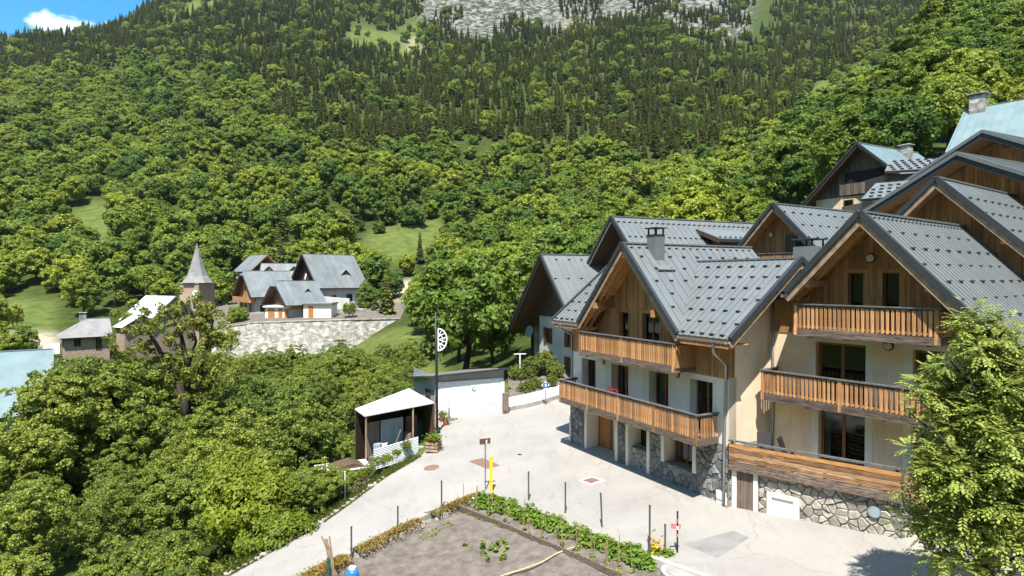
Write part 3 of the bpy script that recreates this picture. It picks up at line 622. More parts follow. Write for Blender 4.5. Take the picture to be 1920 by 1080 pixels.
def tree(name, label, cat, protos, loc, s, group=None, sz=None, k=None, mat_crown=None):
    pr = protos[random.randrange(len(protos)) if k is None else k]; o = thing(name, label, cat, loc, random.uniform(0, 6.28), group); o.scale = (s, s, s if sz is None else sz)
    inst('crown', pr[0], o); inst('trunk', pr[1], o); return o

# ------------------------------------------------------------------ forests
Z_CLEAR = [[(425, 530), (680, 525), (695, 560), (780, 568), (780, 640), (560, 690), (390, 690), (405, 600)], [(100, 605), (215, 605), (235, 575), (345, 575), (400, 600), (405, 700), (90, 700)]]
def scatter(n, y0, y1, spacing, rng):
    cell = spacing; used = {}; res = []
    Y = np.sqrt(rng.uniform(y0 * y0, y1 * y1, n)); A = rng.uniform(-.92, .92, n); J = rng.uniform(0, 1, n)
    for y, a, j in zip(Y, A, J):
        x = a * y; sp = spacing * (.8 + .5 * j); kx, ky = int(x // cell), int(y // cell)
        if any((x - q[0]) ** 2 + (y - q[1]) ** 2 < sp * sp for dx in (-1, 0, 1) for dy in (-1, 0, 1) for q in used.get((kx + dx, ky + dy), ())): continue
        used.setdefault((kx, ky), []).append((x, y)); res.append((x, y))
    return res
rng = np.random.default_rng(11); BROAD, CONIF = [], []
def hidden_col(px): return px < -260 or px > 2180
for x, y in scatter(30000, 52, 520, 5.6, rng):
    z = gtop(x, y); px, py = to_px(x, y, z); jx = noise.noise((x * .04, y * .04, 5)) * 40; jy = noise.noise((x * .04, y * .04, 6)) * 26
    if hidden_col(px): continue
    if px < 770 and y < 104: continue
    if 770 <= px < 940 and y < 53: continue
    if 940 <= px < 1080 and y < 57: continue
    if 1080 <= px < 1340 and y < 66: continue
    if 1340 <= px and y < 76: continue
    if any(inpoly(px, py - 6, q) for q in Z_CLEAR) or any(inpoly(px + jx * .3, py + jy * .3 - 8, q) for q in Z_MEADOW[:3]): continue
    if any(inpoly(px, py, q) for q in Z_BARE + Z_ROCK): continue
    if y > 180 and inpoly(px + jx, py + jy, Z_CONIF): continue
    if y > 330 and rng.uniform() < .1: continue
    if y < 250 and px > 300 and rng.uniform() < .03: CONIF.append((x, y, z)); continue
    BROAD.append((x, y, z))
for x, y in scatter(80000, 175, 880, 4.4, rng):
    z = gtop(x, y); px, py = to_px(x, y, z)
    if hidden_col(px) or py < -70: continue
    jx = noise.noise((x * .03, y * .03, 15)) * 40; jy = noise.noise((x * .03, y * .03, 16)) * 24
    if not inpoly(px + jx, py + jy, Z_CONIF): continue
    rk = any(inpoly(px + jx, py + jy, q) for q in Z_ROCK)
    if rk and noise.noise((x * .018, y * .018, 4)) < .10: continue
    if any(inpoly(px, py, q) for q in Z_BARE): continue
    if any(inpoly(px, py, q) for q in Z_MEADOW):
        if rng.uniform() < .12: BROAD.append((x, y, z))
        continue
    if noise.noise((x * .012, y * .012, 8)) > .52 and rng.uniform() < .7: continue
    if rng.uniform() < .09 + .35 * max(0, noise.noise((x * .02, y * .02, 30))): BROAD.append((x, y, z)); continue
    CONIF.append((x, y, z))
for px, py, Y, lab in ((650, 470, 165, 'lone dark conifer just above the tallest hamlet farmhouse'), (726, 600, 122, 'small dark conifer at the hamlet end of the stone wall'), (160, 520, 168, 'lone dark conifer on the left meadow'), (205, 395, 250, 'dark conifer at the top of the left meadow'), (470, 505, 190, 'dark conifer behind the small back house of the hamlet'), (690, 560, 140, 'dark conifer right of the tall hamlet farmhouse')):
    p = atY(px, py, Y); tree('conifer_tree', lab, 'tree', P_CON, (p.x, p.y, gtop(p.x, p.y)), random.uniform(.6, .85))
def where(x, y):
    px = 960 + F * x / y
    return 'on the near slope behind the upper chalets' if px > 1400 else 'on the slope behind the large chalet roofs' if px > 940 else 'between the hamlet and the chalets' if px > 690 else 'on the slope above the hamlet' if px > 420 else 'on the slope above the church and cottage'
def gn_forest(name, label, pts, protos, smin, smax):
    me = bpy.data.meshes.new(name); me.from_pydata([p[:3] for p in pts], [], []); n = len(pts)
    for nm, tp, v in (('spin', 'FLOAT', RNG.uniform(0, 6.28, n)), ('size', 'FLOAT', RNG.uniform(smin, smax, n)), ('pick', 'INT', RNG.integers(0, len(protos), n))):
        a = me.attributes.new(nm, tp, 'POINT'); a.data.foreach_set('value', v.astype(np.float32 if tp == 'FLOAT' else np.int32))
    o = newobj(name, me); ng = bpy.data.node_groups.new(name, 'GeometryNodeTree'); ng.interface.new_socket('Geometry', in_out='INPUT', socket_type='NodeSocketGeometry'); ng.interface.new_socket('Geometry', in_out='OUTPUT', socket_type='NodeSocketGeometry')
    N, L = ng.nodes, ng.links; gi, go = N.new('NodeGroupInput'), N.new('NodeGroupOutput'); ip = N.new('GeometryNodeInstanceOnPoints'); jn = N.new('GeometryNodeJoinGeometry')
    for p in reversed(protos):
        oi = N.new('GeometryNodeObjectInfo'); oi.inputs[0].default_value = p; oi.transform_space = 'ORIGINAL'; oi.inputs['As Instance'].default_value = True; L.new(oi.outputs['Geometry'], jn.inputs[0])
    def attr(nm, tp): a = N.new('GeometryNodeInputNamedAttribute'); a.data_type = tp; a.inputs[0].default_value = nm; return a.outputs[0]
    cx = N.new('ShaderNodeCombineXYZ'); L.new(attr('spin', 'FLOAT'), cx.inputs[2]); e2r = N.new('FunctionNodeEulerToRotation'); L.new(cx.outputs[0], e2r.inputs[0])
    L.new(gi.outputs[0], ip.inputs['Points']); L.new(jn.outputs[0], ip.inputs['Instance']); ip.inputs['Pick Instance'].default_value = True; L.new(attr('pick', 'INT'), ip.inputs['Instance Index']); L.new(e2r.outputs[0], ip.inputs['Rotation'])
    L.new(attr('size', 'FLOAT'), ip.inputs['Scale']); L.new(ip.outputs[0], go.inputs[0]); o.modifiers.new('scatter', 'NODES').node_group = ng
    return tag(o, label, kind='stuff')
BROAD.sort(key=lambda p: p[1]); CONIF.sort(key=lambda p: p[1]); print('broad', len(BROAD), 'conif', len(CONIF))
first_far, first_con = [], []
for i, (x, y, z) in enumerate(BROAD[:300]):
    t = tree('broadleaf_tree', 'leafy green broadleaf tree ' + where(x, y), 'tree', P_MID if y < 135 else P_FAR, (x, y, z), random.uniform(.7, 1.4), 'broadleaf trees ' + where(x, y))
for i, (x, y, z) in enumerate(CONIF[:300]):
    t = tree('conifer_tree', 'dark pointed conifer standing on the wooded mountainside', 'tree', P_CON, (x, y, z), random.uniform(.65, 1.1), 'conifers on the mountainside', k=i % 4)
    if i < 4: first_con.append([c for c in t.children if c.name.startswith('crown')][0])
for i in range(6):
    t = BROAD[300 + i]; q = tree('broadleaf_tree', 'leafy green broadleaf tree ' + where(t[0], t[1]), 'tree', P_FAR, t, 1.0, 'broadleaf trees ' + where(t[0], t[1]), k=i % 6); first_far.append([c for c in q.children if c.name.startswith('crown')][0])
gn_forest('broadleaf_forest', 'dense green broadleaf forest covering the lower mountainside', [(p[0], p[1], p[2] - .6) for p in BROAD[306:]], first_far, .6, 1.6)
gn_forest('conifer_forest', 'dark conifer forest covering the upper mountainside', CONIF[300:], first_con, .34, 1.15)

# ------------------------------------------------------------------ chalet with the curved-street front (middle of the picture)
C0 = atY(1307.5, 777.2, 24.0); CH = thing('chalet', 'chalet with white walls, stone base and two long slatted balconies beside the street', 'house', (C0.x, C0.y, C0.z - 3.76), frame_rot(28.5))
Z = 3.76
yw = 1.15
# stone base with its openings
ops = [(-8.95, -6.55, -.2, 2.06), (-5.55, -4.22, .0, 2.08), (-3.09, -1.36, .93, 2.09)]
base = holed_wall(-10.5, .5, -.6, 2.50, yw, .9, ops).build('base_wall', 'mortar', CH)
stones(base, (0, yw, 0), (1, 0, 0), (0, 0, 1), (0, -1, 0), [(-10.45, -.3), (.48, -.3), (.48, 2.48), (-10.45, 2.48)], .40, 'stone_cool', [(a - .2, b + .2, c - (.0 if c > .5 else .5), d) for a, b, c, d in ops] + [(-.05, .5, 0.0, .66)], limit=220)
stones(base, (.5, yw, 0), (0, 1, 0), (0, 0, 1), (1, 0, 0), [(.02, -.3), (.85, -.3), (.85, 2.48), (.02, 2.48)], .38, 'stone')
for i, (a, b, c, d) in enumerate(ops):
    s = MB().box(a - .19, a + .012, yw - .05, yw + .838, c + .004 if c > .5 else -.3, d - .014).box(b - .012, b + .19, yw - .05, yw + .838, c + .004 if c > .5 else -.3, d - .014).box(a - .188, b + .188, yw - .045, yw + .836, d - .012, d + .2)
    s.box(a - .02, b + .02, yw + .84, yw + .89, c + .006, d - .016)
    s.build('opening_surround', 'render_trim', CH)
d = MB().box(-8.83, -7.95, yw + .74, yw + .80, 0, 2.02).build('door', 'door_wood', CH)
for zz in (.25, 1.15): MB().box(-8.68, -8.10, yw + .72, yw + .738, zz, zz + .7).build('door_panel', 'door_wood', d)
MB().box(-8.06, -8.02, yw + .68, yw + .738, .95, 1.1).build('handle', 'metal_grey', d)
MB().box(-7.94, -7.86, yw + .72, yw + .82, 0, 2.04).box(-8.94, -8.84, yw + .72, yw + .82, 0, 2.04).build('door_frame', 'frame_brown', CH)
inf = MB().box(-5.55, -4.22, yw + .16, yw + .5, -.2, 1.02).build('infill_wall', 'mortar', CH)
stones(inf, (0, yw + .16, 0), (1, 0, 0), (0, 0, 1), (0, -1, 0), [(-5.53, 0), (-4.24, 0), (-4.24, 1.0), (-5.53, 1.0)], .30, 'stone', gap=.03)
MB().box(-5.50, -4.24, yw + .70, yw + .83, 1.02, 2.05).build('niche_shade_sheet', 'painted_shade', CH)  # near-black sheet paints the shade deep in the niche
window(CH, -2.95, -1.5, .95, 2.06, yw + .5, cols=2)
MB().box(-3.09, -1.36, yw - .02, yw + .8, .90, .928).build('sill', 'concrete_grey', CH)
cab = MB().box(-.03, .46, yw - .10, yw - .0, .02, .62).build('meter_cabinet', 'white_paint', CH)
MB().box(-.01, .44, yw - .115, yw - .102, .30, .315).box(-.01, .0, yw - .115, yw - .102, .04, .6).build('cabinet_door_line', 'metal_grey', cab)
# first floor, rendered
wins = [(-1.56, -.29, 2.70, 4.86), (-4.09, -2.84, 2.70, 4.86), (-6.88, -5.57, 2.70, 4.84), (-9.40, -8.17, 2.70, 4.82)]
holed_wall(-10.4, .5, 2.50, 5.16, yw - .02, .46, wins).build('wall', 'render_white', CH)
for k, (a, b, c, d) in enumerate(wins):
    MB().box(a - .16, a - .004, yw - .032, yw - .021, c, d + .14).box(b + .004, b + .16, yw - .032, yw - .021, c, d + .14).box(a - .002, b + .002, yw - .033, yw - .0215, d + .003, d + .14).build('window_surround', 'render_trim', CH)
    window(CH, a, b, c, d, yw + .38, cols=2, fw=.09, curtain=(.25 if k == 1 else 0))
# gable wall: vertical boards
ap = 6.84 + Z - .25; gx0, gx1 = -8.15, -1.05; slope = 1.085
def zroof(x): return 6.84 + Z - slope * abs(x + 4.6) - .22
gh = [(-6.25, -5.55, 5.4, 7.44), (-4.56, -3.42, 5.4, 7.46)]
MB().prism([(-10.35, yw + .25, 5.16), (.45, yw + .25, 5.16), (.45, yw + .25, 6.7), (-1.3, yw + .25, 6.75), (-4.6, yw + .25, ap - .1), (-7.9, yw + .25, 6.75), (-10.35, yw + .25, 6.7)], (0, .2, 0)).build('gable_backing', 'painted_shade', CH)
gw = MB().box(-10.42, .52, yw - .03, yw + .02, 5.10, 5.17).build('gable_sill_board', 'wood_v', CH)
strips(gw, 'plank', 'wood_v', (0, yw, 0), (1, 0, 0), (0, 0, 1), (0, -1, 0), [(-10.4, 5.17), (.5, 5.17), (.5, 6.74), (-1.25, zroof(-1.25)), (-4.6, ap), (-7.95, zroof(-7.95)), (-10.4, 6.74)], .17, .008, .03, gh, jit=.004)
for a, b, c, d in gh:
    MB().box(a - .12, a, yw - .045, yw + .2, c, d).box(b, b + .12, yw - .045, yw + .2, c, d).box(a - .12, b + .12, yw - .045, yw + .2, d, d + .12).build('window_surround', 'wood_v', CH)
    window(CH, a, b, c, d, yw + .12, cols=1 if b - a < .9 else 2, fw=.08, curtain=.3 if b - a > .9 else 0)
# side walls and back
MB().prism([(.5, yw + .001, 2.5), (.5, 7.6, 2.5), (.5, 7.6, 6.8), (.5, 3.9, 9.5), (.5, yw + .001, 7.35)], (-.3, 0, 0)).build('side_wall', 'render_cream', CH)
MB().box(.15, .498, yw + .003, 7.6, -.6, 2.49).build('side_base', 'concrete_grey', CH)
MB().prism([(-10.4, yw + .01, -.5), (-10.4, 7.6, -.5), (-10.4, 7.6, 6.6), (-10.4, 3.9, 9.4), (-10.4, yw + .01, 6.9)], (.3, 0, 0)).build('side_wall', 'render_white', CH)
MB().box(-10.39, .49, 7.6, 7.9, -.5, 6.4).build('back_wall', 'render_white', CH)
strips(gw, 'plank', 'wood_v', (.5, 0, 0), (0, 1, 0), (0, 0, 1), (1, 0, 0), [(yw - .03, 5.17), (1.45, 5.17), (1.45, 7.0), (yw - .03, 6.75)], .17, .008, .03)
# roofs
e = 3.02 + Z; rdg = 6.84 + Z; xr = 6.05 + Z; yr = 3.9; vx = .97
Gs = dict(pitch=.45, rows=8, every=2, rowgap=1.05, row0=.75)
r1 = roof_plane(CH, 'gable_roof', [(-1.1, 0, e), (-3.85, yr, rdg - slope * .75), (-4.6, yr, rdg), (-4.6, 0, rdg)][::1], pitch=None)
bpy.data.objects.remove(r1.children[0]); bpy.data.objects.remove(r1)
def gable_slope(sgn):
    # eave direction runs along y (into the house), panels fall away from the ridge
    o = Vector((-4.6, 0, rdg)); dn = Vector((sgn, 0, -slope)).normalized(); e1 = Vector((0, 1, 0)); nr = Vector((sgn * slope, 0, 1)).normalized(); Ls = 3.5 * math.hypot(1, slope)
    k = math.hypot(1, slope)
    polys = [[(0, 0), (0, Ls), (yr, .75 * k), (yr, 0)], [(yr, 0), (yr, .75 * k), (2 * yr, Ls), (8.3, Ls), (8.3, 0)]]
    deckm = MB()
    for pl in polys: deckm.prism([o + e1 * a + dn * b - nr * .005 for a, b in pl], -nr * .13)
    dk = deckm.build('gable_roof', 'soffit', CH)
    for pl in polys: strips(dk, 'roof_panel', 'roof_metal', o, e1, dn, nr, pl, .45, .012, .05, rib=.03)
    g = guard_mesh(); rot = Matrix((e1, -dn, nr)).transposed().to_euler(); b = .85; kk = 0
    while b < Ls - .3:
        a = .55 + (.42 if kk % 2 else 0)
        while a < yr * (1 - max(0, (b - .75 * k) / (Ls - .75 * k))) - .25 or (b < .75 * k and a < 8): inst('snow_guard', g, dk, o + e1 * a + dn * b + nr * .053, rot, (.9,) * 3); a += .85
        b += .74; kk += 1
    if sgn > 0:
        a = .3
        while a < 8: inst('snow_guard', g, dk, o + e1 * a + dn * .28 + nr * .053, rot, (.7,) * 3); a += .45
    return dk
dkR = gable_slope(1); dkL = gable_slope(-1); ridge_cap(dkR, (-4.6, -.02, rdg), (-4.6, 8.3, rdg))
fr = roof_plane(CH, 'front_roof', [(-1.1, 0, e), (1.57, 0, e), (1.57, yr, xr), (-3.85, yr, xr)], eave_guards=True, rows=7, rowgap=.72, row0=.8, every=2, pitch=.31, gs=.9); ridge_cap(fr, (-3.95, yr, xr), (1.57, yr, xr))
fl = roof_plane(CH, 'front_roof', [(-10.5, 0, e), (-8.1, 0, e), (-5.35, yr, xr), (-10.5, yr, xr)], eave_guards=True, rows=7, rowgap=.72, row0=.8, every=2, pitch=.31, gs=.9)
a_ = 3 * (xr - e) / yr / 3
for x0, x1, x2 in ((-1.1, 1.57, -3.85), (-8.1, -10.5, -5.35)): roof_plane(CH, 'back_roof', [(x1, 2 * yr, e), (x0, 2 * yr, e), (x2, yr + .01, xr), (x1, yr + .01, xr)], rows=0)
for x in (-1.1, -8.1):
    rake(CH, (x, 0, e), (-4.6, 0, rdg), (0, -1, 0))
    MB().beam((x + (.03 if x < -4 else -.03), .25, e - .28), (-4.6, .25, rdg - .30), .08, .14).build('rafter', 'soffit', CH); MB().beam((x, .62, e - .28), (-4.6, .62, rdg - .30), .08, .14).build('rafter', 'soffit', CH)
for x in (1.57, -10.5): rake(CH, (x, 0, e), (x, yr, xr), (1 if x > 0 else -1, 0, 0)); rake(CH, (x, 2 * yr, e), (x, yr, xr), (1 if x > 0 else -1, 0, 0))
MB().beam((-2.6, 1.3, 7.55), (-2.6, -.02, 7.55), .22, .30).build('purlin', 'wood_orange', CH); MB().beam((-6.75, 1.3, 7.75), (-6.75, -.02, 7.75), .22, .30).build('purlin', 'wood_orange', CH)
MB().prism([(-6.87, 1.1, 8.35), (-6.87, .05, 8.35), (-6.87, .05, 8.1), (-6.87, .45, 7.7), (-6.87, 1.1, 7.6)], (.24, 0, 0)).build('bracket', 'wood_orange', CH)
MB().prism([(-2.72, 1.1, 8.35), (-2.72, .05, 8.35), (-2.72, .05, 8.1), (-2.72, .45, 7.7), (-2.72, 1.1, 7.6)], (.24, 0, 0)).build('bracket', 'wood_orange', CH)
MB().beam((-4.6, 1.3, rdg - .5), (-4.6, .02, rdg - .5), .2, .26).build('purlin', 'wood_orange', CH)
for xa, xb in ((-1.0, 1.50), (-10.45, -8.15)):
    MB().box(xa, xb, .06, .16, e - .34, e - .14).build('fascia', 'wood_orange', CH); g_ = MB()
    n = 7; prof = [(-.08 + .08 * math.cos(t) , -.08 * math.sin(t)) for t in np.linspace(0, math.pi, n)]
    for i in range(n - 1): g_.add([(xa, prof[i][0] - .02, e - .06 + prof[i][1]), (xb, prof[i][0] - .02, e - .06 + prof[i][1]), (xb, prof[i + 1][0] - .02, e - .06 + prof[i + 1][1]), (xa, prof[i + 1][0] - .02, e - .06 + prof[i + 1][1])], [(0, 1, 2, 3)])
    g_.build('gutter', 'metal_grey', CH)
    MB().box(xa + .05, xb - .05, .165, yw, e - .22, e - .19).build('soffit_board', 'soffit', CH)
MB().tube([(.85, -.06, e - .12), (.85, -.06, e - .5), (.55, .75, e - .95), (.44, yw - .10, e - 1.15), (.44, yw - .10, e - 2), (.44, yw - .16, 2.3), (.44, yw - .16, .05)], .055, 8).build('downpipe', 'metal_grey', CH, smooth=True)
MB().tube([(-9.9, .02, e - .12), (-9.9, .1, e - .4), (-10.3, yw - .08, e - .8), (-10.3, yw - .08, 2.8)], .05, 8).build('downpipe', 'metal_grey', CH, smooth=True)
MB().tube([(-10.38, yw - .1, 2.5), (-10.38, yw - .1, .02)], .06, 8).build('downpipe', 'white_dirty', CH, smooth=True)
balcony(CH, -9.85, 0, 0, yw - .03, 2.72, 1.02, True, True, label='long weathered lower balcony over the stone base')
balcony(CH, -8.05, -1.28, 0, yw - .03, 5.42, .99, True, True, label='shorter bright upper balcony under the gable')
MB().box(-1.235, -1.20, .03, yw - .04, 5.40, 6.33).build('balcony_side_board', 'wood_v', CH)
for p in ((-6.98, yw - .03, 7.78), (-7.53, yw - .021, 4.86), (-2.28, yw - .021, 4.92)): wall_lamp(CH, p)
ch = MB().box(-4.42, -3.86, 1.25, 1.81, 9.4, 11.05).build('chimney', 'metal_grey', CH); ch.data.materials[0] = M['roof_metal']
for x, y in ((-4.40, 1.27), (-3.94, 1.27), (-4.40, 1.73), (-3.94, 1.73)): MB().box(x, x + .06, y, y + .06, 11.05, 11.32).build('cap_post', 'metal_black', ch)
MB().box(-4.50, -3.78, 1.17, 1.89, 11.32, 11.37).box(-4.45, -3.83, 1.22, 1.84, 11.02, 11.055).build('chimney_cap', 'metal_black', ch)
MB().prism([(-4.9, 1.0, 10.28), (-3.4, 1.0, 9.36), (-3.4, 2.0, 9.36), (-4.9, 2.0, 10.28)], (.08, 0, .09)).build('chimney_apron', 'roof_metal', ch)
inst('flower', quad_mesh('flower', leaf_arrays(RNG.normal(size=(160, 3)) * [.20, .12, .08], unit(160), .05), 'flower_red'), tag(MB().box(-5.95, -5.25, .16, .34, 2.75, 3.0).build('flower_box', 'terracotta', CH)), (-5.6, .25, 3.75))
for o in list(bpy.data.objects):
    if o.name == 'flower_box':
        o.location.z = .0

# ------------------------------------------------------------------ chalet with cream walls and the boarded terrace (right)
R0 = atY(1690, 726, 20.3); GR = 5.15                # local z = height above the ground in front
RH = thing('chalet', 'cream chalet with brown gable, slatted balconies and a boarded terrace behind the leafy street tree', 'house', (R0.x, R0.y, R0.z - GR), frame_rot(37.3))
yw = 1.2
def rzl(z): return z + GR
x0, x1 = -5.3, 3.4
h1 = [(-3.42, -1.62, rzl(-.98), rzl(1.15)), (-.10, .82, rzl(.0), rzl(1.15)), (-3.30, -1.62, rzl(-3.6), rzl(-1.42)), (-.12, .9, rzl(-3.55), rzl(-1.5))]
holed_wall(x0, x1, rzl(-3.7), rzl(1.5), yw, .4, h1).build('wall', 'render_cream', RH)
for k, (a, b, c, d) in enumerate(h1):
    w_ = .26
    s = MB().box(a - w_, a - .003, yw - .014, yw - .002, c, d + .16).box(b + .003, b + w_, yw - .014, yw - .002, c, d + .16).box(a - .002, b + .002, yw - .015, yw - .003, d + .003, d + .16); s.build('window_surround', 'render_trim', RH)
    window(RH, a, b, c, d, yw + .22, cols=2 if k in (0, 2) else 1, fw=.10, curtain=.12 if k == 2 else 0)
apx, apz, sl_ = -1.2, rzl(5.79), 1.06
def zr2(x): return apz - sl_ * abs(x - apx) - .24
gh = [(-2.25, -1.66, rzl(1.68), rzl(3.78)), (-1.07, -.47, rzl(1.68), rzl(3.78))]
gw = MB().box(x0, x1 + .01, yw - .03, yw + .02, rzl(1.42), rzl(1.49)).build('gable_sill_board', 'wood_v', RH)
MB().prism([(x0 + .05, yw + .25, rzl(1.5)), (x1 - .05, yw + .25, rzl(1.5)), (x1 - .05, yw + .25, min(zr2(x1), rzl(3)) - .1), (apx, yw + .25, apz - .45), (x0 + .05, yw + .25, zr2(x0) - .1)], (0, .2, 0)).build('gable_backing', 'painted_shade', RH)
strips(gw, 'plank', 'wood_v', (0, yw, 0), (1, 0, 0), (0, 0, 1), (0, -1, 0), [(x0, rzl(1.5)), (2.6, rzl(1.5)), (2.6, zr2(2.6)), (apx, apz - .24), (-3.8, zr2(-3.8)), (x0, rzl(3.0))], .17, .008, .03, gh, jit=.004)
for k, (a, b, c, d) in enumerate(gh):
    MB().box(a - .16, a, yw - .05, yw + .2, c, d).box(b, b + .16, yw - .05, yw + .2, c, d).box(a - .16, b + .16, yw - .05, yw + .2, d, d + .13).build('window_surround', 'wood_v', RH)
    window(RH, a, b, c, d, yw + .14, cols=1, fw=.05, curtain=.42 if k else 0)
for px_ in (-3.05, .65): MB().box(px_ - .08, px_ + .08, yw - .06, yw - .031, rzl(1.5), zr2(px_) - .02).build('gable_post', 'wood_v', RH)
MB().box(x1 - .4, x1, yw + .401, 13, -1, rzl(1.5)).build('side_wall', 'render_cream', RH)
MB().box(x0 + .02, x0 + .35, yw + .42, 13, -1, rzl(2.6)).build('side_wall', 'render_cream', RH)
MB().box(x0, x1, 13, 13.3, -1, rzl(2.0)).build('back_wall', 'render_cream', RH)
yf = -.3
def slope2(sgn, run):
    o = Vector((apx, yf, apz)); dn = Vector((sgn, 0, -sl_)).normalized(); e1 = Vector((0, 1, 0)); nr = Vector((sgn * sl_, 0, 1)).normalized(); Ls = run * math.hypot(1, sl_); D = 12.6
    pl = [(0, 0), (0, Ls), (D, Ls), (D, 0)]
    dk = MB().prism([o + e1 * a + dn * b - nr * .005 for a, b in pl], -nr * .14).build('roof', 'soffit', RH)
    strips(dk, 'roof_panel', 'roof_metal', o, e1, dn, nr, pl, .36, .012, .05, rib=.03)
    if sgn > 0:
        g = guard_mesh(); rot = Matrix((e1, -dn, nr)).transposed().to_euler(); b = .26; a = .2
        while a < D: inst('snow_guard', g, dk, o + e1 * a + dn * b + nr * .053, rot, (.6,) * 3); a += .36
        b = 1.0; k = 0
        while b < Ls - .2:
            a = .45 + (.54 if k % 2 else 0)
            while a < D: inst('snow_guard', g, dk, o + e1 * a + dn * b + nr * .053, rot, (.95,) * 3); a += 1.08
            b += .76; k += 1
    return dk
dk = slope2(1, 5.2); slope2(-1, 2.62); ridge_cap(dk, (apx, yf - .02, apz), (apx, 12.3, apz))
for x, run in ((apx + 5.2, 5.2), (apx - 2.62, 2.62)):
    rake(RH, (x, yf, apz - sl_ * run), (apx, yf, apz), (0, -1, 0), h=.3)
    MB().beam((x, yf + .3, apz - sl_ * run - .25), (apx, yf + .3, apz - .27), .08, .15).build('rafter', 'soffit', RH); MB().beam((x, yf + .8, apz - sl_ * run - .25), (apx, yf + .8, apz - .27), .08, .15).build('rafter', 'soffit', RH)
for x in (-3.1, .8, apx): MB().beam((x, yw + .1, zr2(x) - .16), (x, yf + .06, zr2(x) - .16), .18, .24).build('purlin', 'wood_orange', RH)
MB().box(-4.0, -3.72, yf - .05, 6, rzl(2.86), rzl(2.98)).build('gutter', 'metal_grey', RH)
MB().box(-5.2, -3.9, yw - .4, yw + .1, rzl(2.95), rzl(3.05)).box(-5.2, -3.9, yw - .42, yw - .36, rzl(2.75), rzl(2.95)).build('porch_flashing', 'roof_dark', RH)
MB().tube([(-5.15, yw - .06, rzl(2.8)), (-5.15, yw - .06, rzl(-3.5))], .05, 8).build('downpipe', 'metal_grey', RH, smooth=True)
balcony(RH, -3.66, 1.05, 0, yw - .02, rzl(1.66), .98, True, True, pitch=.16, label='upper balcony with broad worn slats under the gable')
balcony(RH, -4.98, 1.05, 0, yw - .02, rzl(-.98), .98, True, True, pitch=.16, label='middle balcony with orange slats over the terrace')
for p in ((-1.46, yw - .03, rzl(4.3)), (-.86, yw - .001, rzl(1.2)), (-2.2, yw - .001, rzl(-1.27))): wall_lamp(RH, p, r=.17)
# stone street wall and boarded terrace, in world coordinates
TA, TB = Vector((8.52, 24.05, 0)), Vector((12.9, 20.4, 0)); TCn = Vector((15.2, 20.75, 0)); zrail = -6.30; td = (TB - TA).normalized(); tn = Vector((td.y, -td.x, 0)); TL = (TB - TA).length
if tn.y > 0: tn = -tn
t2 = (TCn - TB).normalized(); tn2 = Vector((t2.y, -t2.x, 0)); TL2 = (TCn - TB).length
if tn2.y > 0: tn2 = -tn2
def tz(p): return rz(p.x, p.y)
wb = MB()
z0l, z0r = tz(TA) - .3, tz(TB) - .3
holesT = [(.28, .92, -9.5, -7.35), (1.62, 2.34, -9.5, -8.22)]
wb.prism([TA - tn * .02 + Vector((0, 0, z0l)), TB - tn * .02 + Vector((0, 0, z0r)), TB - tn * .02 + Vector((0, 0, -7.4)), TA - tn * .02 + Vector((0, 0, -7.4))], -tn * .3)
wb.prism([TB - tn2 * .02 + Vector((0, 0, z0r)), TCn - tn2 * .02 + Vector((0, 0, z0r + .1)), TCn - tn2 * .02 + Vector((0, 0, -8.5)), TB - tn2 * .02 + Vector((0, 0, -7.4))], -tn2 * .3)
sw = wb.build('street_wall', 'mortar', RH, world=True)
def world_stones(parent, o, e1, n_, poly, size, m, holes=()):
    iv = FRM[RH.name].inverted(); r3 = iv.to_3x3(); return stones(parent, iv @ o, r3 @ e1, Vector((0, 0, 1)), r3 @ n_, poly, size, m, holes, proud=.06, gap=.022)
world_stones(sw, TA - tn * .02, td, tn, [(0, z0l), (TL, z0r), (TL, -7.42), (0, -7.42)], .36, 'stone', [(a - .22, b + .2, c, d + .14) for a, b, c, d in holesT])
world_stones(sw, TB - tn2 * .02, t2, tn2, [(0, z0r), (TL2, z0r + .1), (TL2, -8.5), (0, -7.42)], .36, 'stone')
def tp(s, out, z): return TA + td * s + tn * out + Vector((0, 0, z))
cd = MB()
for a, b in ((.10, .28), (.92, 1.08)): cd.prism([tp(a, -.05, -9.2), tp(b, -.05, -9.2), tp(b, -.05, -7.36), tp(a, -.05, -7.36)], tn * .13)
cd.build('door_surround', 'render_trim', RH, world=True)
cdoor = MB()
for k in range(5): a = .30 + k * .122; cdoor.prism([tp(a, .005, -9.1), tp(a + .115, .005, -9.1), tp(a + .115, .005, -7.38), tp(a, .005, -7.38)], tn * .03)
cdoor.build('cellar_door', 'wood_old', RH, world=True)
fs_ = MB()
for a, b, c, d in ((1.42, 1.60, -9.15, -8.2), (2.36, 2.56, -9.15, -8.2), (1.42, 2.56, -8.2, -8.05)): fs_.prism([tp(a, -.05, c), tp(b, -.05, c), tp(b, -.05, d), tp(a, -.05, d)], tn * .14)
fs_.build('hatch_surround', 'render_trim', RH, world=True)
MB().prism([tp(1.61, .0, -9.1), tp(2.35, .0, -9.1), tp(2.35, .0, -8.21), tp(1.61, .0, -8.21)], tn * .035).build('hatch', 'white_paint', RH, world=True)
md = MB().disc(tp(4.95, .05, -7.95), tn, .21, .05, 20).build('street_mirror', 'metal_grey', RH, world=True); MB().disc(tp(4.95, .101, -7.95), tn, .175, .02, 20).build('mirror_glass', 'steel_dish', md, world=True)
ter = MB().prism([TA + Vector((0, 0, -7.40)), TB + Vector((0, 0, -7.40)), TCn + Vector((0, 0, -7.40)), Vector((15.2, 24, -7.40)), Vector((9.9, 25.6, -7.40))], (0, 0, .10)).build('terrace', 'concrete_grey', RH, world=True)
nb = 5
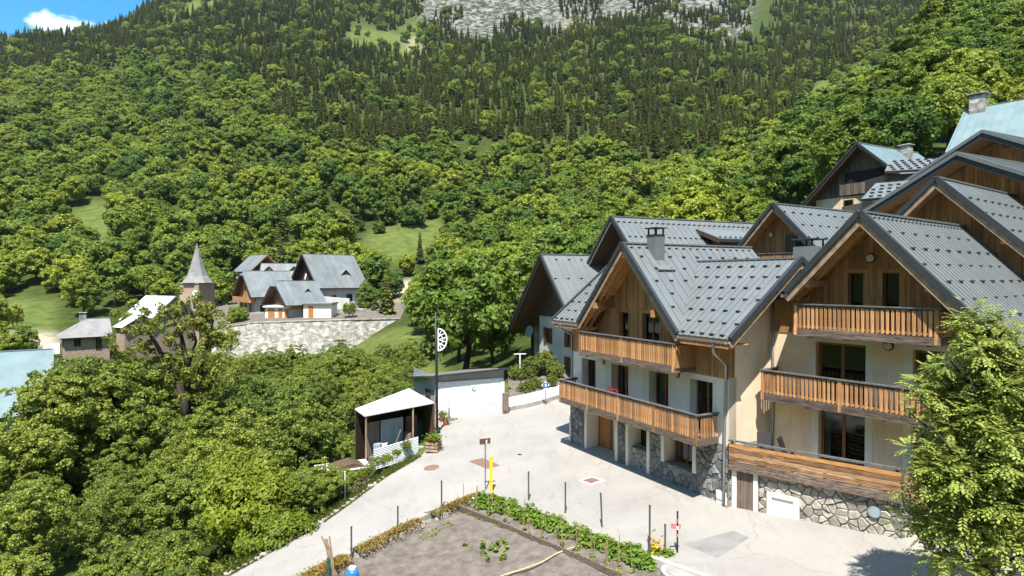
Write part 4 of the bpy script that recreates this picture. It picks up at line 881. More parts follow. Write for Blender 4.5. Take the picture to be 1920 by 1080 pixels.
for k in range(nb):
    za = -7.26 + k * .168
    bm_ = ('board_grey', 'board_brown', 'board_tan', 'board_brown', 'board_orange')[k]
    for s0, s1 in ((0, TL * (.36 + .07 * (k % 3))), (TL * (.36 + .07 * (k % 3)) + .012, TL + .02)): MB().prism([tp(s0, .10, za + random.uniform(-.006, .006)), tp(s1, .10, za + random.uniform(-.006, .006)), tp(s1, .10, za + .142), tp(s0, .10, za + .142)], tn * (.025 + .014 * (k % 2) + random.uniform(0, .012))).build('terrace_board', bm_, ter, world=True)
    q = lambda s, z: TB + t2 * s + tn2 * .10 + Vector((0, 0, z - .62 * s))
    MB().prism([q(0, za), q(TL2, za), q(TL2, za + .142), q(0, za + .142)], tn2 * (.03 + .012 * (k % 2))).build('terrace_board', 'board_tan', ter, world=True)
MB().prism([tp(0, .06, -7.45), tp(TL + .05, .06, -7.45), tp(TL + .05, .06, -7.27), tp(0, .06, -7.27)], tn * .14).build('terrace_beam', 'wood_weathered', ter, world=True)
MB().prism([q(0, -7.45), q(TL2, -7.45), q(TL2, -7.27), q(0, -7.27)], tn2 * .05).build('terrace_beam', 'wood_weathered', ter, world=True)
rl = MB().beam(tp(-.02, .10, zrail - .03), tp(TL, .10, zrail - .03), .14, .06).beam(q(0, zrail - .03), q(TL2, zrail - .03), .14, .06); rl.build('handrail', 'metal_rail', ter, world=True)
for k in range(6): s = .1 + (TL - .2) * k / 5; MB().beam(tp(s, .05, -7.3), tp(s, .05, zrail - .06), .07, .09, up=(0, 1, 0)).build('post', 'wood_weathered', ter, world=True)
MB().box(x0 + .4, x1 - .02, yw + .05, 12.5, -1.2, rzl(-3.72)).build('cellar_wall', 'concrete_grey', RH)

# ------------------------------------------------------------------ other gabled houses
def gable_house(name, label, apex, Y, a, W, L, pitch, wall_h, ovf=.8, ovs=.7, roofm='roof_far', pp=.5, rows=0, wallm='render_offwhite', gablem='wood_dark', wood_z=None, fwins=(), swins=(), chims=(), hip=0.0, rakem='wood_rake', every=2, rowgap=1.2, gs=1.0, plank=.22, wallx=None, shutters=None, group=None, rake_h=.26, darkm='roof_dark', um='soffit', base=3.0):
    """front gable faces local -y, ridge runs along +y; the roof tip is put at the given direction and distance"""
    tip = atY(*apex, Y); tn_ = math.tan(R_(pitch)); zr = wall_h + W / 2 * tn_; rot = frame_rot(a); c = Matrix.Rotation(rot, 3, 'Z') @ Vector((0, -ovf, 0))
    H = thing(name, label, 'house', (tip.x - c.x, tip.y - c.y, tip.z - zr), rot, group)
    hx = W / 2; ex = hx + ovs; ze = zr - ex * tn_; hl = hip * 1.6; zk = zr - hip * (zr - ze) * .45 if hip < 1 else ze; kx = (zr - zk) / tn_
    if hip >= 1: hl = ex * 1.0
    wa, wb_ = (-hx, hx) if wallx is None else wallx
    zt = zr - .16 - (0 if not hip else 0)
    wz = wood_z if wood_z is not None else zr + 9
    zc = wall_h - .15
    # walls
    top = min(wz, zc)
    MB().box(wa, wb_, 0, .3, -base, top).build('wall', wallm, H)
    for sx in (-1, 1): MB().box(sx * hx - (.3 if sx > 0 else 0), sx * hx + (0 if sx > 0 else .3), .302, L - .3, -base, zc - .02).build('side_wall', wallm, H)
    MB().box(-hx, hx, L - .298, L, -base, zc).build('back_wall', wallm, H)
    apz_ = zk if hip else zt
    pol = [(wa if top < zc - .02 else -hx, top), (wb_ if top < zc - .02 else hx, top), (hx, zc), (kx if hip else 0, apz_ - .1), (-kx if hip else 0, apz_ - .1), (-hx, zc)] if top < zc - .02 else [(-hx, zc), (hx, zc), (kx if hip else 0, apz_ - .1)] + ([(-kx, apz_ - .1)] if hip else [])
    if not hip: pol = [p for i, p in enumerate(pol) if i == 0 or p != pol[i - 1]]
    gb = MB().prism([(p[0], .12, p[1]) for p in pol], (0, .15, 0)).build('gable_wall', wallm if wood_z is None else gablem, H)
    if wood_z is not None:
        cv = [(-hx, top), (hx, top), (hx, zc), (kx if hip else 0, apz_ - .1)] + ([(-kx, apz_ - .1)] if hip else []) + [(-hx, zc)]
        if plank: strips(gb, 'plank', gablem, (0, .118, 0), (1, 0, 0), (0, 0, 1), (0, -1, 0), cv, plank, .012, .05, [(w[0], w[1], w[2], w[3]) for w in fwins if w[2] > top - .3], jit=.006)
        MB().prism([(p[0], L - .26, p[1]) for p in [(-hx, zc), (hx, zc), (0, zt - .1)]], (0, .1, 0)).build('back_gable', gablem, H)
    for w in fwins:
        ys = .03 if w[2] > top - .3 else -.05
        window(H, *w[:4], ys - (.02 if wood_z is None else .0), cols=w[4] if len(w) > 4 else 2, fw=.07, proud=True, curtain=w[5] if len(w) > 5 else 0, shutters=shutters)
    X = Matrix(((0, -1, 0, hx), (1, 0, 0, 0), (0, 0, 1, 0), (0, 0, 0, 1)))
    for w in swins: window(H, *w[:4], -.05, X=X, cols=2, fw=.07, proud=True, shutters=shutters)
    # roof
    for sx in (1, -1):
        pts = [(sx * ex, -ovf, ze), (sx * ex, L + ovf * .6, ze), (0, L + ovf * .6, zr), (0, -ovf + hl, zr)]
        if 0 < hip < 1: pts += [(sx * kx, -ovf, zk)]
        dk = roof_plane(H, 'roof', pts, roofm, pp if sx > 0 else None, rows=rows if sx > 0 else 0, every=every, rowgap=rowgap, gs=gs, um=um)
    ridge_cap(dk, (0, -ovf + hl, zr), (0, L + ovf * .6, zr), roofm)
    if hip: roof_plane(H, 'hip_roof', [(-kx, -ovf, zk), (kx, -ovf, zk), (0, -ovf + hl, zr)], roofm, None, um=um)
    if hip < 1:
        for sx in (1, -1): rake(H, (sx * ex, -ovf, ze), (sx * kx, -ovf, zk) if hip else (0, -ovf, zr), (0, -1, 0), h=rake_h, wood=rakem, dark=darkm)
    for (cx, cy, w_, h_, mm) in chims:
        zb = zr - abs(cx) * tn_; c_ = MB().box(cx - w_ / 2, cx + w_ / 2, cy - w_ / 2, cy + w_ / 2, zb - .8, zb + h_).build('chimney', mm, H)
        MB().box(cx - w_ * .65, cx + w_ * .65, cy - w_ * .65, cy + w_ * .65, zb + h_ + .18, zb + h_ + .26).box(cx - w_ * .4, cx + w_ * .4, cy - w_ * .4, cy + w_ * .4, zb + h_ + .001, zb + h_ + .18).build('chimney_cap', 'metal_black' if mm != 'masonry_far' else mm, c_)
    H['zr'] = zr; return H
def skylight_dormer(H, x, y, w, tn_, zr, m='roof_far'):
    z = zr - x * tn_; d = MB().box(x, x + .06, y - w / 2, y + w / 2, z - .1, z + .0).build('dormer', 'wood_dark', H)
    MB().prism([(x + .1, y - w / 2, z - .12), (x + .1, y + w / 2, z - .12), (x + .1, y, z + w * .42)], (-.6, 0, 0)).build('dormer_front', 'wood_dark', d)
    for s in (-1, 1): MB().prism([(x + .3, y + s * w * .62, z - .2), (x + .3, y, z + w * .5), (x - w * .9, y, z + w * .5), (x - w * .3, y + s * w * .62, z - .15)], (0, 0, .06)).build('dormer_roof', m, d)

HL = gable_house('farmhouse', 'old farmhouse with dark overhanging barn gable and whitewashed wall by the clothes lines', (1014, 478), 47.0, 24, 10.6, 12, 46, 4.3, ovf=1.6, ovs=.9, roofm='roof_metal', pp=.55, rows=5, every=2, rowgap=2.0, wood_z=4.1, wallx=(-3.4, 5.3), gablem='wood_dark', wallm='render_offwhite', rakem='wood_dark', um='wood_dark', rake_h=.2,
    fwins=[(-2.2, -1.5, 2.85, 4.05), (1.3, 2.0, 2.85, 4.05), (-2.2, -1.5, .9, 2.2), (1.3, 2.0, .8, 2.1)], shutters='brown_sign', chims=[(.5, 4.2, .75, 1.0, 'masonry_far')])
MB().box(-5.3, -3.42, 2.6, 2.9, -2, 4.1).build('recessed_wall', 'wood_dark', HL); MB().box(-5.25, -5.05, .1, .3, -2, 4.1).build('barn_post', 'wood_dark', HL)
MB().box(-4.9, -3.6, 2.5, 2.598, .3, 2.4).build('barn_door', 'wood_old', HL)
for k in range(4): MB().beam((-6.1 + k * .9, -1.4, 3.45 + k * .93 - .02), (-6.1 + k * .9, .1, 3.45 + k * .93 - .02), .14, .2).build('purlin', 'wood_dark', HL)
sd = MB().disc((-4.3, -.5, 3.6), (.25, -1, .25), .48, .04, 20).build('satellite_dish', 'steel_dish', HL); MB().beam((-4.3, -.45, 3.55), (-3.6, .05, 3.3), .05, .05).build('dish_arm', 'metal_grey', sd)
for k in range(9): MB().box(-4.9 + k * .55, -4.87 + k * .55, -.72, -.69, -1.2, -.1).build('terrace_railing_bar', 'metal_grey', HL)
MB().box(-5.0, -.4, -.74, -.67, -.1, -.05).box(-5.0, -.4, -.74, -.67, -1.25, -1.2).build('terrace_railing', 'metal_grey', HL)

HB = gable_house('chalet', 'large chalet with long snow-guarded roof and dormer behind the white-walled chalet', (1147, 407), 45.0, 25, 10.5, 13.5, 46, 6.0, ovf=1.2, ovs=.8, roofm='roof_metal', pp=.5, rows=6, every=1, rowgap=1.55, gs=1.0, wood_z=3.5, gablem='wood_dark', rakem='wood_old', um='wood_dark')
zr_ = HB['zr']; t_ = math.tan(R_(46))
D = MB().box(2.0, 2.9, 6.4, 9.8, zr_ - 2.9 * t_ - .3, zr_ - 2.0 * t_ + .55).build('dormer', 'wood_dark', HB)
MB().prism([(3.35, 5.9, zr_ - 2.0 * t_ + .42), (3.35, 10.3, zr_ - 2.0 * t_ + .42), (.9, 10.3, zr_ - .9 * t_ + .12), (.9, 5.9, zr_ - .9 * t_ + .12)], (0, 0, .12)).build('dormer_roof', 'roof_metal', D)
MB().box(3.36, 3.45, 5.85, 10.35, zr_ - 2.0 * t_ + .28, zr_ - 2.0 * t_ + .50).build('dormer_fascia', 'roof_dark', D)
MB().prism([(3.3, 5.88, zr_ - 2.0 * t_ + .54), (3.3, 5.88, zr_ - 2.0 * t_ + .2), (.9, 5.88, zr_ - .9 * t_ - .1), (.9, 5.88, zr_ - .9 * t_ + .24)], (0, -.06, 0)).build('dormer_verge', 'wood_dark', D)
MB().box(2.902, 2.93, 7.6, 8.5, zr_ - 2.9 * t_ + .35, zr_ - 2.9 * t_ + 1.0).build('dormer_window', 'render_offwhite', D)
g = guard_mesh()
for k in range(9): inst('snow_guard', g, D, (3.2, 6.1 + k * .5, zr_ - 2.0 * t_ + .60), (0, R_(25), R_(90)))

HM = gable_house('chalet', 'chalet gable with curtained windows and small slatted balcony behind the cross roof', (1450, 383), 37.0, 33, 8.4, 9, 46, 5.0, ovf=.9, ovs=.4, roofm='roof_metal', pp=.45, rows=8, every=2, rowgap=1.1, wood_z=3.2, gablem='wood_v', rakem='wood_rake',
    fwins=[(.15, 1.45, 5.6, 7.6, 2, .45)])
balcony(HM, -2.6, 2.6, -.75, .05, 5.5, .95, True, True, pitch=.17, m='wood_v')
wall_lamp(HM, (-.75, .06, 7.6), r=.18)
BC = thing('chimney_stack', 'broad low metal chimney with open cap rising over the cross roof ridge', 'chimney', tuple(atY(1517, 486, 27.5)), frame_rot(33))
MB().box(-.45, .45, -.5, .5, -5, .55).build('shaft', 'roof_metal', BC)
for x in (-.42, .36): 
    for y in (-.45, .39): MB().box(x, x + .06, y, y + .06, .55, .85).build('cap_post', 'roof_dark', BC)
MB().box(-.52, .52, -.57, .57, .85, .90).build('cap_plate', 'roof_dark', BC)
H2 = gable_house('chalet', 'brown-gabled chalet with wide snow-guarded roof rising directly behind the cream chalet', (1755, 335), 27.0, 36, 9.5, 13, 45, 5.2, ovf=1.0, ovs=.9, roofm='roof_metal', pp=.45, rows=8, every=2, rowgap=1.05, wood_z=3.5, gablem='wood_v', rakem='wood_rake', rake_h=.3)
zr_ = H2['zr']
for x in (-2.4, 0, 2.4): MB().beam((x, .1, zr_ - abs(x) - .42), (x, -.92, zr_ - abs(x) - .42), .2, .26).build('purlin', 'wood_orange', H2)
H3 = gable_house('chalet', 'wide shallow-gabled chalet with grey verge and teal window, second from the top of the cluster', (1795, 289), 34.0, 27, 15, 10, 27, 6.5, ovf=1.6, ovs=1.0, roofm='roof_metal', pp=.5, wood_z=3.0, gablem='wood_v', darkm='roof_metal', rakem='roof_dark', rake_h=.34, fwins=[(3.6, 5.2, 6.4, 7.7)])
H4 = gable_house('chalet', 'uppermost shallow-gabled chalet with orange boarded bay under its grey verge', (1843, 247), 39.0, 27, 17, 10, 28, 7.5, ovf=2.0, ovs=1.0, roofm='roof_metal', pp=.5, wood_z=3.0, gablem='wood_v', darkm='roof_metal', rakem='roof_dark', rake_h=.36, fwins=[(3.5, 5.3, 8.7, 10.2)])
MB().box(.3, 2.4, -.6, .1, 8.3, 11.0).build('boarded_bay', 'wood_orange', H4)
BN = gable_house('barn', 'old dark timber barn with open hayloft, wooden balcony and pale blue roof', (1607, 269), 58.0, 28, 10.0, 8, 42, 5.6, ovf=1.1, ovs=.9, roofm='roof_teal', pp=.6, wood_z=5.4, gablem='wood_old', rakem='wood_dark', um='wood_dark', wallm='render_cream', fwins=[(-2.0, -1.0, 3.75, 5.1, 1), (1.4, 2.4, 3.75, 5.1, 1)], chims=[(.9, 5.2, .8, .9, 'masonry_far')])
MB().box(-1.7, 3.4, -.35, .06, 6.35, 7.65).build('hayloft_shade_box', 'painted_shade', BN)  # solid near-black box, the loft's shade is put into its colour
for k in range(16): MB().box(-1.9 + k * .36, -1.9 + k * .36 + .33, -.8, -.76, 5.45, 6.5).build('hayloft_board', 'wood_old', BN)
balcony(BN, -4.4, 4.2, -1.0, .0, 3.1, .95, True, True, pitch=.2, m='wood_dark')
def shed_roof(label, pts, Y, dz):
    P = [atY(*p) for p in pts]; P[2] = P[1] + (P[3] - P[0]); o = thing('lean_to_roof', label, 'roof', tuple(P[0])); FRM[o.name] = Matrix.Translation(P[0]); iv = Vector(P[0])
    L_ = [p - iv for p in P]; roof_plane(o, 'roof', L_, 'roof_metal', .5, rows=6, every=1, rowgap=.95, row0=.25, gs=1.2, um='wood_dark')
    w = MB(); w.prism([L_[0] + Vector((.3, .4, -.15)), L_[1] + Vector((-.1, .4, -.15)), L_[1] + Vector((-.1, 3, -.15)), L_[0] + Vector((.3, 3, -.15))], (0, 0, -dz)); w.build('wall', 'wood_old', o); return o
shed_roof('upper lean-to roof dotted with snow guards below the pale blue barn roof', [(1659, 322, 44), (1760, 316, 42), (1772, 284, 46), (1668, 304, 47.5)], 44, 3.5)
shed_roof('lower lean-to roof dotted with snow guards beside the barn balcony', [(1615, 374, 41), (1700, 368, 39), (1712, 334, 43), (1642, 345, 44)], 41, 4)
gable_house('house', 'white house with long pale teal metal roof and stone chimney at the top corner', (1812, 206), 64.0, -50, 11, 22, 40, 4.8, ovf=.5, ovs=.8, roofm='roof_teal', pp=.7, wallm='render_offwhite', darkm='roof_teal', rakem='roof_teal', um='render_offwhite', chims=[(.3, .6, 1.3, 1.3, 'masonry_far')])
# ------------------------------------------------------------------ village across the valley
VG = dict(pp=None, roofm='roof_far')
V1 = gable_house('farmhouse', 'tallest farmhouse in the far hamlet, steep grey roof and dark wooden gable', (566, 476), 132, 46, 11.5, 10.5, 48, 6.2, ovf=1.2, ovs=.8, wood_z=5.0, gablem='wood_dark', plank=.5, rakem='wood_dark', um='wood_dark', roofm='roof_far', pp=.9, wallm='render_offwhite', fwins=[(1.2, 2.2, 2.2, 3.8), (3.6, 4.6, 2.2, 3.8), (-3.4, -1.9, 2.4, 4.4)], swins=[(2.5, 3.5, 2.6, 3.8), (6, 7.4, 2.4, 4.0), (8.6, 9.5, 2.6, 3.8)])
skylight_dormer(V1, 4.0, 6.8, 2.2, math.tan(R_(48)), V1['zr']); MB().box(-3.5, 3.2, -.9, .05, 5.4, 5.6).box(-3.5, 3.2, -.9, -.84, 5.6, 6.5).build('balcony', 'wood_dark', V1)
sd = MB().disc((1.0, -.9, 7.7), (-.3, -1, .2), .7, .06, 16).build('satellite_dish', 'white_paint', V1)
MB().box(5.75, 7.5, 1.5, 10, -3.5, .35).build('annex_wall', 'render_offwhite', V1)
MB().box(7.505, 7.56, 6.0, 9.0, -2.9, -.2).build('garage_door', 'door_wood', V1)
for y in (2.6, 4.4): MB().box(7.505, 7.56, y, y + 1.0, -2.9, -.6).build('annex_door', 'door_wood', V1)
V2 = gable_house('farmhouse', 'half-hipped far farmhouse with two orange balconies, left end of the hamlet', (452, 508), 125, 42, 9.0, 8.0, 44, 6.4, ovf=1.1, ovs=.9, wood_z=4.8, gablem='wood_v', plank=.5, hip=.4, pp=.9, fwins=[(-3.6, -2.6, 2.6, 4.2), (-1.2, -.2, 2.6, 4.2), (1.6, 2.6, 2.6, 4.2)], swins=[(1, 2, 2.4, 3.9), (5, 6.4, 2.4, 3.9)], um='wood_dark', rakem='wood_dark')
for z in (4.6, 1.7): MB().box(-4.7, 4.9, -1.3, .05, z - .15, z).box(-4.7, 4.9, -1.32, -1.26, z, z + .95).build('balcony', 'wood_orange', V2)
MB().box(4.51, 5.6, -1.3, 7.5, 1.55, 1.7).box(5.55, 5.62, -1.3, 7.5, 1.7, 2.6).build('balcony', 'render_offwhite', V2)
skylight_dormer(V2, 3.0, 6.0, 2.2, math.tan(R_(44)), V2['zr'])
V3 = gable_house('farmhouse', 'low half-hipped far house with pale blue-grey roof in front of the hamlet', (512, 527), 118, 44, 8.6, 6.6, 40, 4.9, ovf=1.2, ovs=1.1, wood_z=3.9, gablem='wood_dark', plank=.5, hip=.5, roofm='roof_far', pp=.9, wallm='render_grey', fwins=[(-2.6, -1.8, 1.6, 3.0), (.6, 1.4, 1.6, 3.0), (2.9, 3.7, 1.6, 3.0)], um='wood_dark', rakem='wood_dark')
MB().box(4.32, 4.5, .3, 6.5, 3.2, 4.6).build('side_boarding', 'wood_v', V3); skylight_dormer(V3, 2.4, 4.5, 1.2, math.tan(R_(40)), V3['zr'], 'roof_teal')
V4 = gable_house('house', 'small far house with slate-blue roof at the back of the hamlet', (470, 479), 152, -38, 8, 7, 42, 5.5, ovf=.4, ovs=.5, pp=.9, wallm='render_offwhite', swins=[(1.5, 2.4, 2.6, 3.9), (4.4, 5.3, 2.6, 3.9)])
V5 = gable_house('house', 'far house with low grey double-dormer roof between hamlet farmhouses', (490, 494), 142, 14, 9, 9, 40, 5.0, ovf=.5, ovs=.5, pp=.9)
skylight_dormer(V5, 2.0, 1.4, 2.0, math.tan(R_(40)), V5['zr']); skylight_dormer(V5, 2.0, 6.8, 2.0, math.tan(R_(40)), V5['zr'])
def far_block(name, label, px0, px1, pyt, pyb, Y, depth, wallm, roofm, doors, rot=0.0):
    a, b = atY(px0, pyb, Y), atY(px1, pyb, Y); h = atY(px0, pyt, Y).z - a.z; o = thing(name, label, 'garage', tuple(a), rot); w = (b - a).length
    MB().box(0, w, 0, depth, -1.5, h).build('wall', wallm, o); MB().box(-.25, w + .25, -.45, depth + .2, h + .002, h + .22).build('roof', roofm, o)
    for d0, d1, hh in doors: MB().box(w * d0, w * d1, -.06, -.004, .05, h * hh).build('door', 'door_wood', o)
    return o
far_block('garage', 'low white far garage with three orange doors under the half-hipped house', 497, 545, 576, 597, 116, 4, 'render_white', 'render_white', [(.12, .38, .85), (.52, .68, .85), (.76, .92, .85)])
far_block('garage', 'small white far garage with one orange door and grey slab roof', 569, 621, 570, 598, 116.5, 4, 'render_white', 'roof_slate', [(.18, .36, .85)])
# retaining wall, built as a curved battered wall
def ribbon_wall(name, label, top, foot, th, m, cat='wall', cap=None):
    """top/foot: lists of picture points with distance"""
    T = [atY(*p) for p in top]; Bt = [atY(*p) for p in foot]; o0 = Bt[0]; o = thing(name, label, cat, tuple(o0)); mb = MB(); n = len(T)
    fr_ = [(t, b) for t, b in zip(T, Bt)]; vs = []
    for t, b in fr_: vs += [b - o0 - Vector((0, 0, 1.2)), t - o0, t - o0 + Vector((0, th, 0)), b - o0 + Vector((0, th, -1.2))]
    fs = []
    for i in range(n - 1):
        k = 4 * i
        for j in range(4): fs.append((k + j, k + (j + 1) % 4, k + 4 + (j + 1) % 4, k + 4 + j))
    fs += [(3, 2, 1, 0), (4 * n - 4, 4 * n - 3, 4 * n - 2, 4 * n - 1)]; mb.add(vs, fs); w = mb.build('masonry', m, o)
    if cap:
        c_ = MB()
        for i in range(n - 1): c_.beam(T[i] - o0 + Vector((0, th / 2, .06)), T[i + 1] - o0 + Vector((0, th / 2, .06)), th + .2, .14)
        c_.build('coping', cap, o)
    return o
ribbon_wall('retaining_wall', 'long curved rough stone retaining wall below the far hamlet', [(398, 618, 107), (470, 606, 109), (560, 603, 111), (660, 600, 114), (768, 598, 119)], [(396, 662, 105), (470, 667, 107), (560, 671, 108.5), (650, 655, 112), (768, 622, 117.5)], 1.2, 'masonry_far', cap='masonry_far')
ribbon_wall('garden_wall', 'upper low stone wall of the far hamlet beside the bushes', [(600, 582, 121), (680, 578, 123), (725, 580, 126)], [(600, 599, 121), (680, 597, 123), (725, 598, 126)], .6, 'masonry_far')
ribbon_wall('garden_wall', 'white rendered far wall beside the tall farmhouse garage', [(606, 556, 124), (655, 560, 128)], [(606, 585, 124), (655, 580, 128)], .5, 'render_white')
# terrace the hamlet stands on
mbp = MB(); pts = [atY(398, 616, 107.4), atY(470, 604.5, 109.5), atY(560, 601.5, 111.5), atY(660, 599, 114.5), atY(768, 597, 119.5), atY(800, 560, 140), atY(640, 545, 150), atY(400, 560, 150)]
o = MB().prism(pts, (0, 0, -.5)).build('village_yard', 'soil'); tag(o, 'pale gravel yard of the far hamlet above the wall', kind='structure')
# church
ct = atY(370, 530, 124); CHU = thing('church', 'stone village church with square clock tower and tall grey flared spire', 'church', (ct.x, ct.y, ct.z - 14.5), R_(-14))
hw = 2.25; MB().box(-hw, hw, -hw, hw, -3, 14.5).build('tower', 'masonry_tower', CHU)
MB().box(-hw - .12, hw + .12, -hw - .12, hw + .12, 8.6, 8.85).box(-hw - .15, hw + .15, -hw - .15, hw + .15, 14.35, 14.52).build('string_course', 'masonry_far', CHU)
for (x, s, w_) in ((-.15, -1, 1.0), (1.45, -1, 1.0)):
    MB().prism([(x - w_ / 2, -hw - .03, 9.4), (x + w_ / 2, -hw - .03, 9.4), (x + w_ / 2, -hw - .03, 11.2), (x + w_ * .3, -hw - .03, 11.7), (x, -hw - .03, 11.85), (x - w_ * .3, -hw - .03, 11.7), (x - w_ / 2, -hw - .03, 11.2)], (0, .2, 0)).build('belfry_shade_panel', 'painted_shade', CHU)  # solid near-black panels carry the belfry shade in their colour
for y in (-1.2, .2): MB().box(-hw - .03, -hw + .2, y - .35, y + .35, 9.6, 11.5).build('belfry_shade_panel', 'painted_shade', CHU)
ck = MB().disc((1.45, -hw - .04, 12.4), (0, -1, 0), .6, .08, 18).build('clock_face', 'white_paint', CHU); MB().box(1.42, 1.48, -hw - .14, -hw - .121, 12.35, 12.85).box(1.45, 1.8, -hw - .14, -hw - .121, 12.37, 12.43).build('clock_hands', 'metal_black', ck)
sp = MB(); prof = [(hw + .5, 14.5, 0), (hw * .84, 15.8, .35), (hw * .60, 17.4, .75), (hw * .34, 19.5, 1), (.05, 22.3, 1)]; rings = []
for r, z, oct_ in prof:
    q = []
    for k in range(8):
        a = math.pi / 8 + k * math.pi / 4; c_, s_ = math.cos(a), math.sin(a); sq = r / max(abs(c_), abs(s_)); rr = sq * (1 - oct_) + r * 1.04 * oct_; q.append((c_ * rr, s_ * rr, z))
    rings += q
sp.add(rings, [(i * 8 + k, i * 8 + (k + 1) % 8, (i + 1) * 8 + (k + 1) % 8, (i + 1) * 8 + k) for i in range(4) for k in range(8)] + [tuple(range(7, -1, -1))]); spo = sp.build('spire', 'roof_slate', CHU)
MB().tube([(0, 0, 22.0), (0, 0, 23.3)], .05, 6).beam((-.3, 0, 22.9), (.3, 0, 22.9), .07, .07).build('cross', 'metal_black', spo)
nv = gable_house('church_nave', 'pale-roofed church nave with stone gable left of the clock tower', (330, 556), 118, 148, 9.0, 10, 42, 7.5, ovf=.5, ovs=.6, roofm='roof_white', pp=None, wallm='masonry_tower', darkm='roof_slate', rakem='roof_slate', um='masonry_tower')
nv['category'] = 'church'
MB().disc((0, -.05, nv['zr'] - 2.4), (0, 1, 0), .5, .2, 16).build('round_window', 'painted_shade', nv)
ap_ = gable_house('church_annex', 'low pale-roofed church annex at the foot of the nave', (268, 592), 113, 148, 6.0, 3, 30, 4.0, ovf=.4, ovs=.5, roofm='roof_white', pp=None, wallm='masonry_tower', rakem='roof_slate', um='masonry_tower'); ap_['category'] = 'church'
CT = gable_house('cottage', 'little far cottage with hipped grey roof and brick walls by the lane', (108, 600), 103, 40, 6.4, 6.2, 36, 2.9, ovf=.7, ovs=.7, roofm='roof_slate', pp=None, hip=1, wallm='masonry_tower', fwins=[(.6, 1.6, 1.0, 2.2)], swins=[(1.2, 2.2, .9, 2.2), (4.2, 5.1, 0.1, 2.2)], chims=[(-.3, 2.8, .9, 1.1, 'masonry_far')], um='wood_dark')
gable_house('barn', 'valley building with broad light blue metal roof at the left edge', (98, 655), 56, 216, 13, 20, 33, 3.5, ovf=.4, ovs=.5, roofm='roof_teal', pp=None, wallm='render_grey', rakem='roof_teal', darkm='roof_teal', um='render_grey')

# ------------------------------------------------------------------ garage, shed, walls at the street end
ga, gb_ = Vector((-5.1, 41.0, -9.38)), Vector((-.52, 43.1, -9.38)); gd = (gb_ - ga); gW = math.hypot(gd.x, gd.y); grot = math.atan2(gd.y, gd.x)
GA = thing('garage', 'flat-roofed garage with wide white double door at the street end', 'garage', tuple(ga - Vector((0, 0, .05))), grot)
hL, hR = 2.80, 2.70
wq = MB(); wq.prism([(0, .12, -1), (gW, .12, -1), (gW, .12, hR + .3), (0, .12, hL)], (0, .2, 0)); wq.prism([(0, .3, -1), (0, 5.2, -1), (0, 5.2, hL - .85), (0, .3, hL - .05)], (.2, 0, 0)); wq.prism([(gW, .3, -1), (gW, 5.2, -1), (gW, 5.2, hR - .56), (gW, .3, hR + .25)], (-.2, 0, 0)); wq.build('wall', 'render_grey', GA)
MB().box(.05, gW - .1, .0, .118, 2.18, 2.42).box(0, .16, .0, .118, -.1, 2.18).box(gW - .3, gW, .0, .118, -.1, 2.18).build('door_surround', 'white_dirty', GA)
gdn = MB().box(.17, gW - .31, .03, .115, .03, 2.17).build('garage_door', 'white_paint', GA)
nx = (gW - .48)
for k, (a, b, c, d) in enumerate(((.02, .49, .03, .95), (.02, .49, 1.02, 2.05), (.51, .75, .03, .62), (.51, .75, .68, 1.28), (.76, .985, .03, .62), (.76, .985, .68, 1.28), (.51, .985, 1.34, 2.05))):
    MB().box(.17 + nx * a, .17 + nx * b, .008, .028, c + .02, d + .02).build('door_panel', 'white_paint', gdn)
em = MB().disc((.17 + nx * .57, .006, 1.78), (0, -1, 0), .16, .008, 20).build('emblem', 'teal_paint', gdn); MB().disc((.17 + nx * .575, -.004, 1.80), (0, -1, 0), .085, .006, 16).build('emblem_centre', 'white_paint', em)
MB().prism([(-.35, -.35, hL + .02), (gW + .25, -.35, hR + .32), (gW + .25, 5.6, hR - .58), (-.35, 5.6, hL - .88)], (0, 0, .14)).build('roof', 'roof_dark', GA)
gr = MB()
for k in range(int(gW / .22)): xx = -.3 + k * .22; gr.beam((xx, -.34, hL + .18 + (hR + .3 - hL) * xx / gW), (xx, 5.58, hL - .72 + (hR + .3 - hL) * xx / gW), .10, .07)
gr.build('roof_corrugation', 'concrete_grey', GA)
X = Matrix(((0, 1, 0, -.002), (-1, 0, 0, 3.3), (0, 0, 1, 0), (0, 0, 0, 1)))
window(GA, 1.2, 2.3, .9, 1.75, -.06, X=X, cols=3, fw=.05, proud=True, fm='post_grey')
xf_mb(MB().box(-1.9, 3.1, -.03, -.005, 1.9, hL - .02), X).build('tin_sheet', 'tin_blue', GA)
SA, SB, SC_, SD = Vector((-9.3, 36.5, -7.85)), Vector((-6.95, 41.6, -7.55)), Vector((-4.78, 37.9, -7.75)), Vector((-8.35, 34.9, -7.90))
SH = thing('shed', 'open lean-to shed with white sheet roof and corrugated front below the garage', 'shed', (-7.4, 37.5, -10.9))
def sw_(name, mb, m, par=SH): return mb.build(name, m, par, world=True)
sw_('roof', MB().prism([SA, SB, SC_, SD], (0, 0, .07)), 'roof_white')
for p in (SD, SC_, SA, SB, SD.lerp(SC_, .66)): sw_('post', MB().beam(p + Vector((.05, .15, -.02)), Vector((p.x + .05, p.y + .15, -11.6)), .09, .09, up=(0, 1, 0)), 'wood_rake')
sw_('back_wall', MB().prism([SA, SB, SB - Vector((0, 0, 3.4)), SA - Vector((0, 0, 3.6))], (.06, -.05, 0)), 'wood_dark')
sw_('end_wall', MB().prism([SB, SC_, SC_ - Vector((0, 0, 2.2)), SB - Vector((0, 0, 2.6))], (-.06, -.05, 0)), 'wood_dark')
dS = (SC_ - SD); dS.z = 0; dS.normalize(); nS = Vector((dS.y, -dS.x, 0))
if nS.y > 0: nS = -nS
cg = MB(); b0_ = SD + dS * .4 + nS * .35; n_ = 26
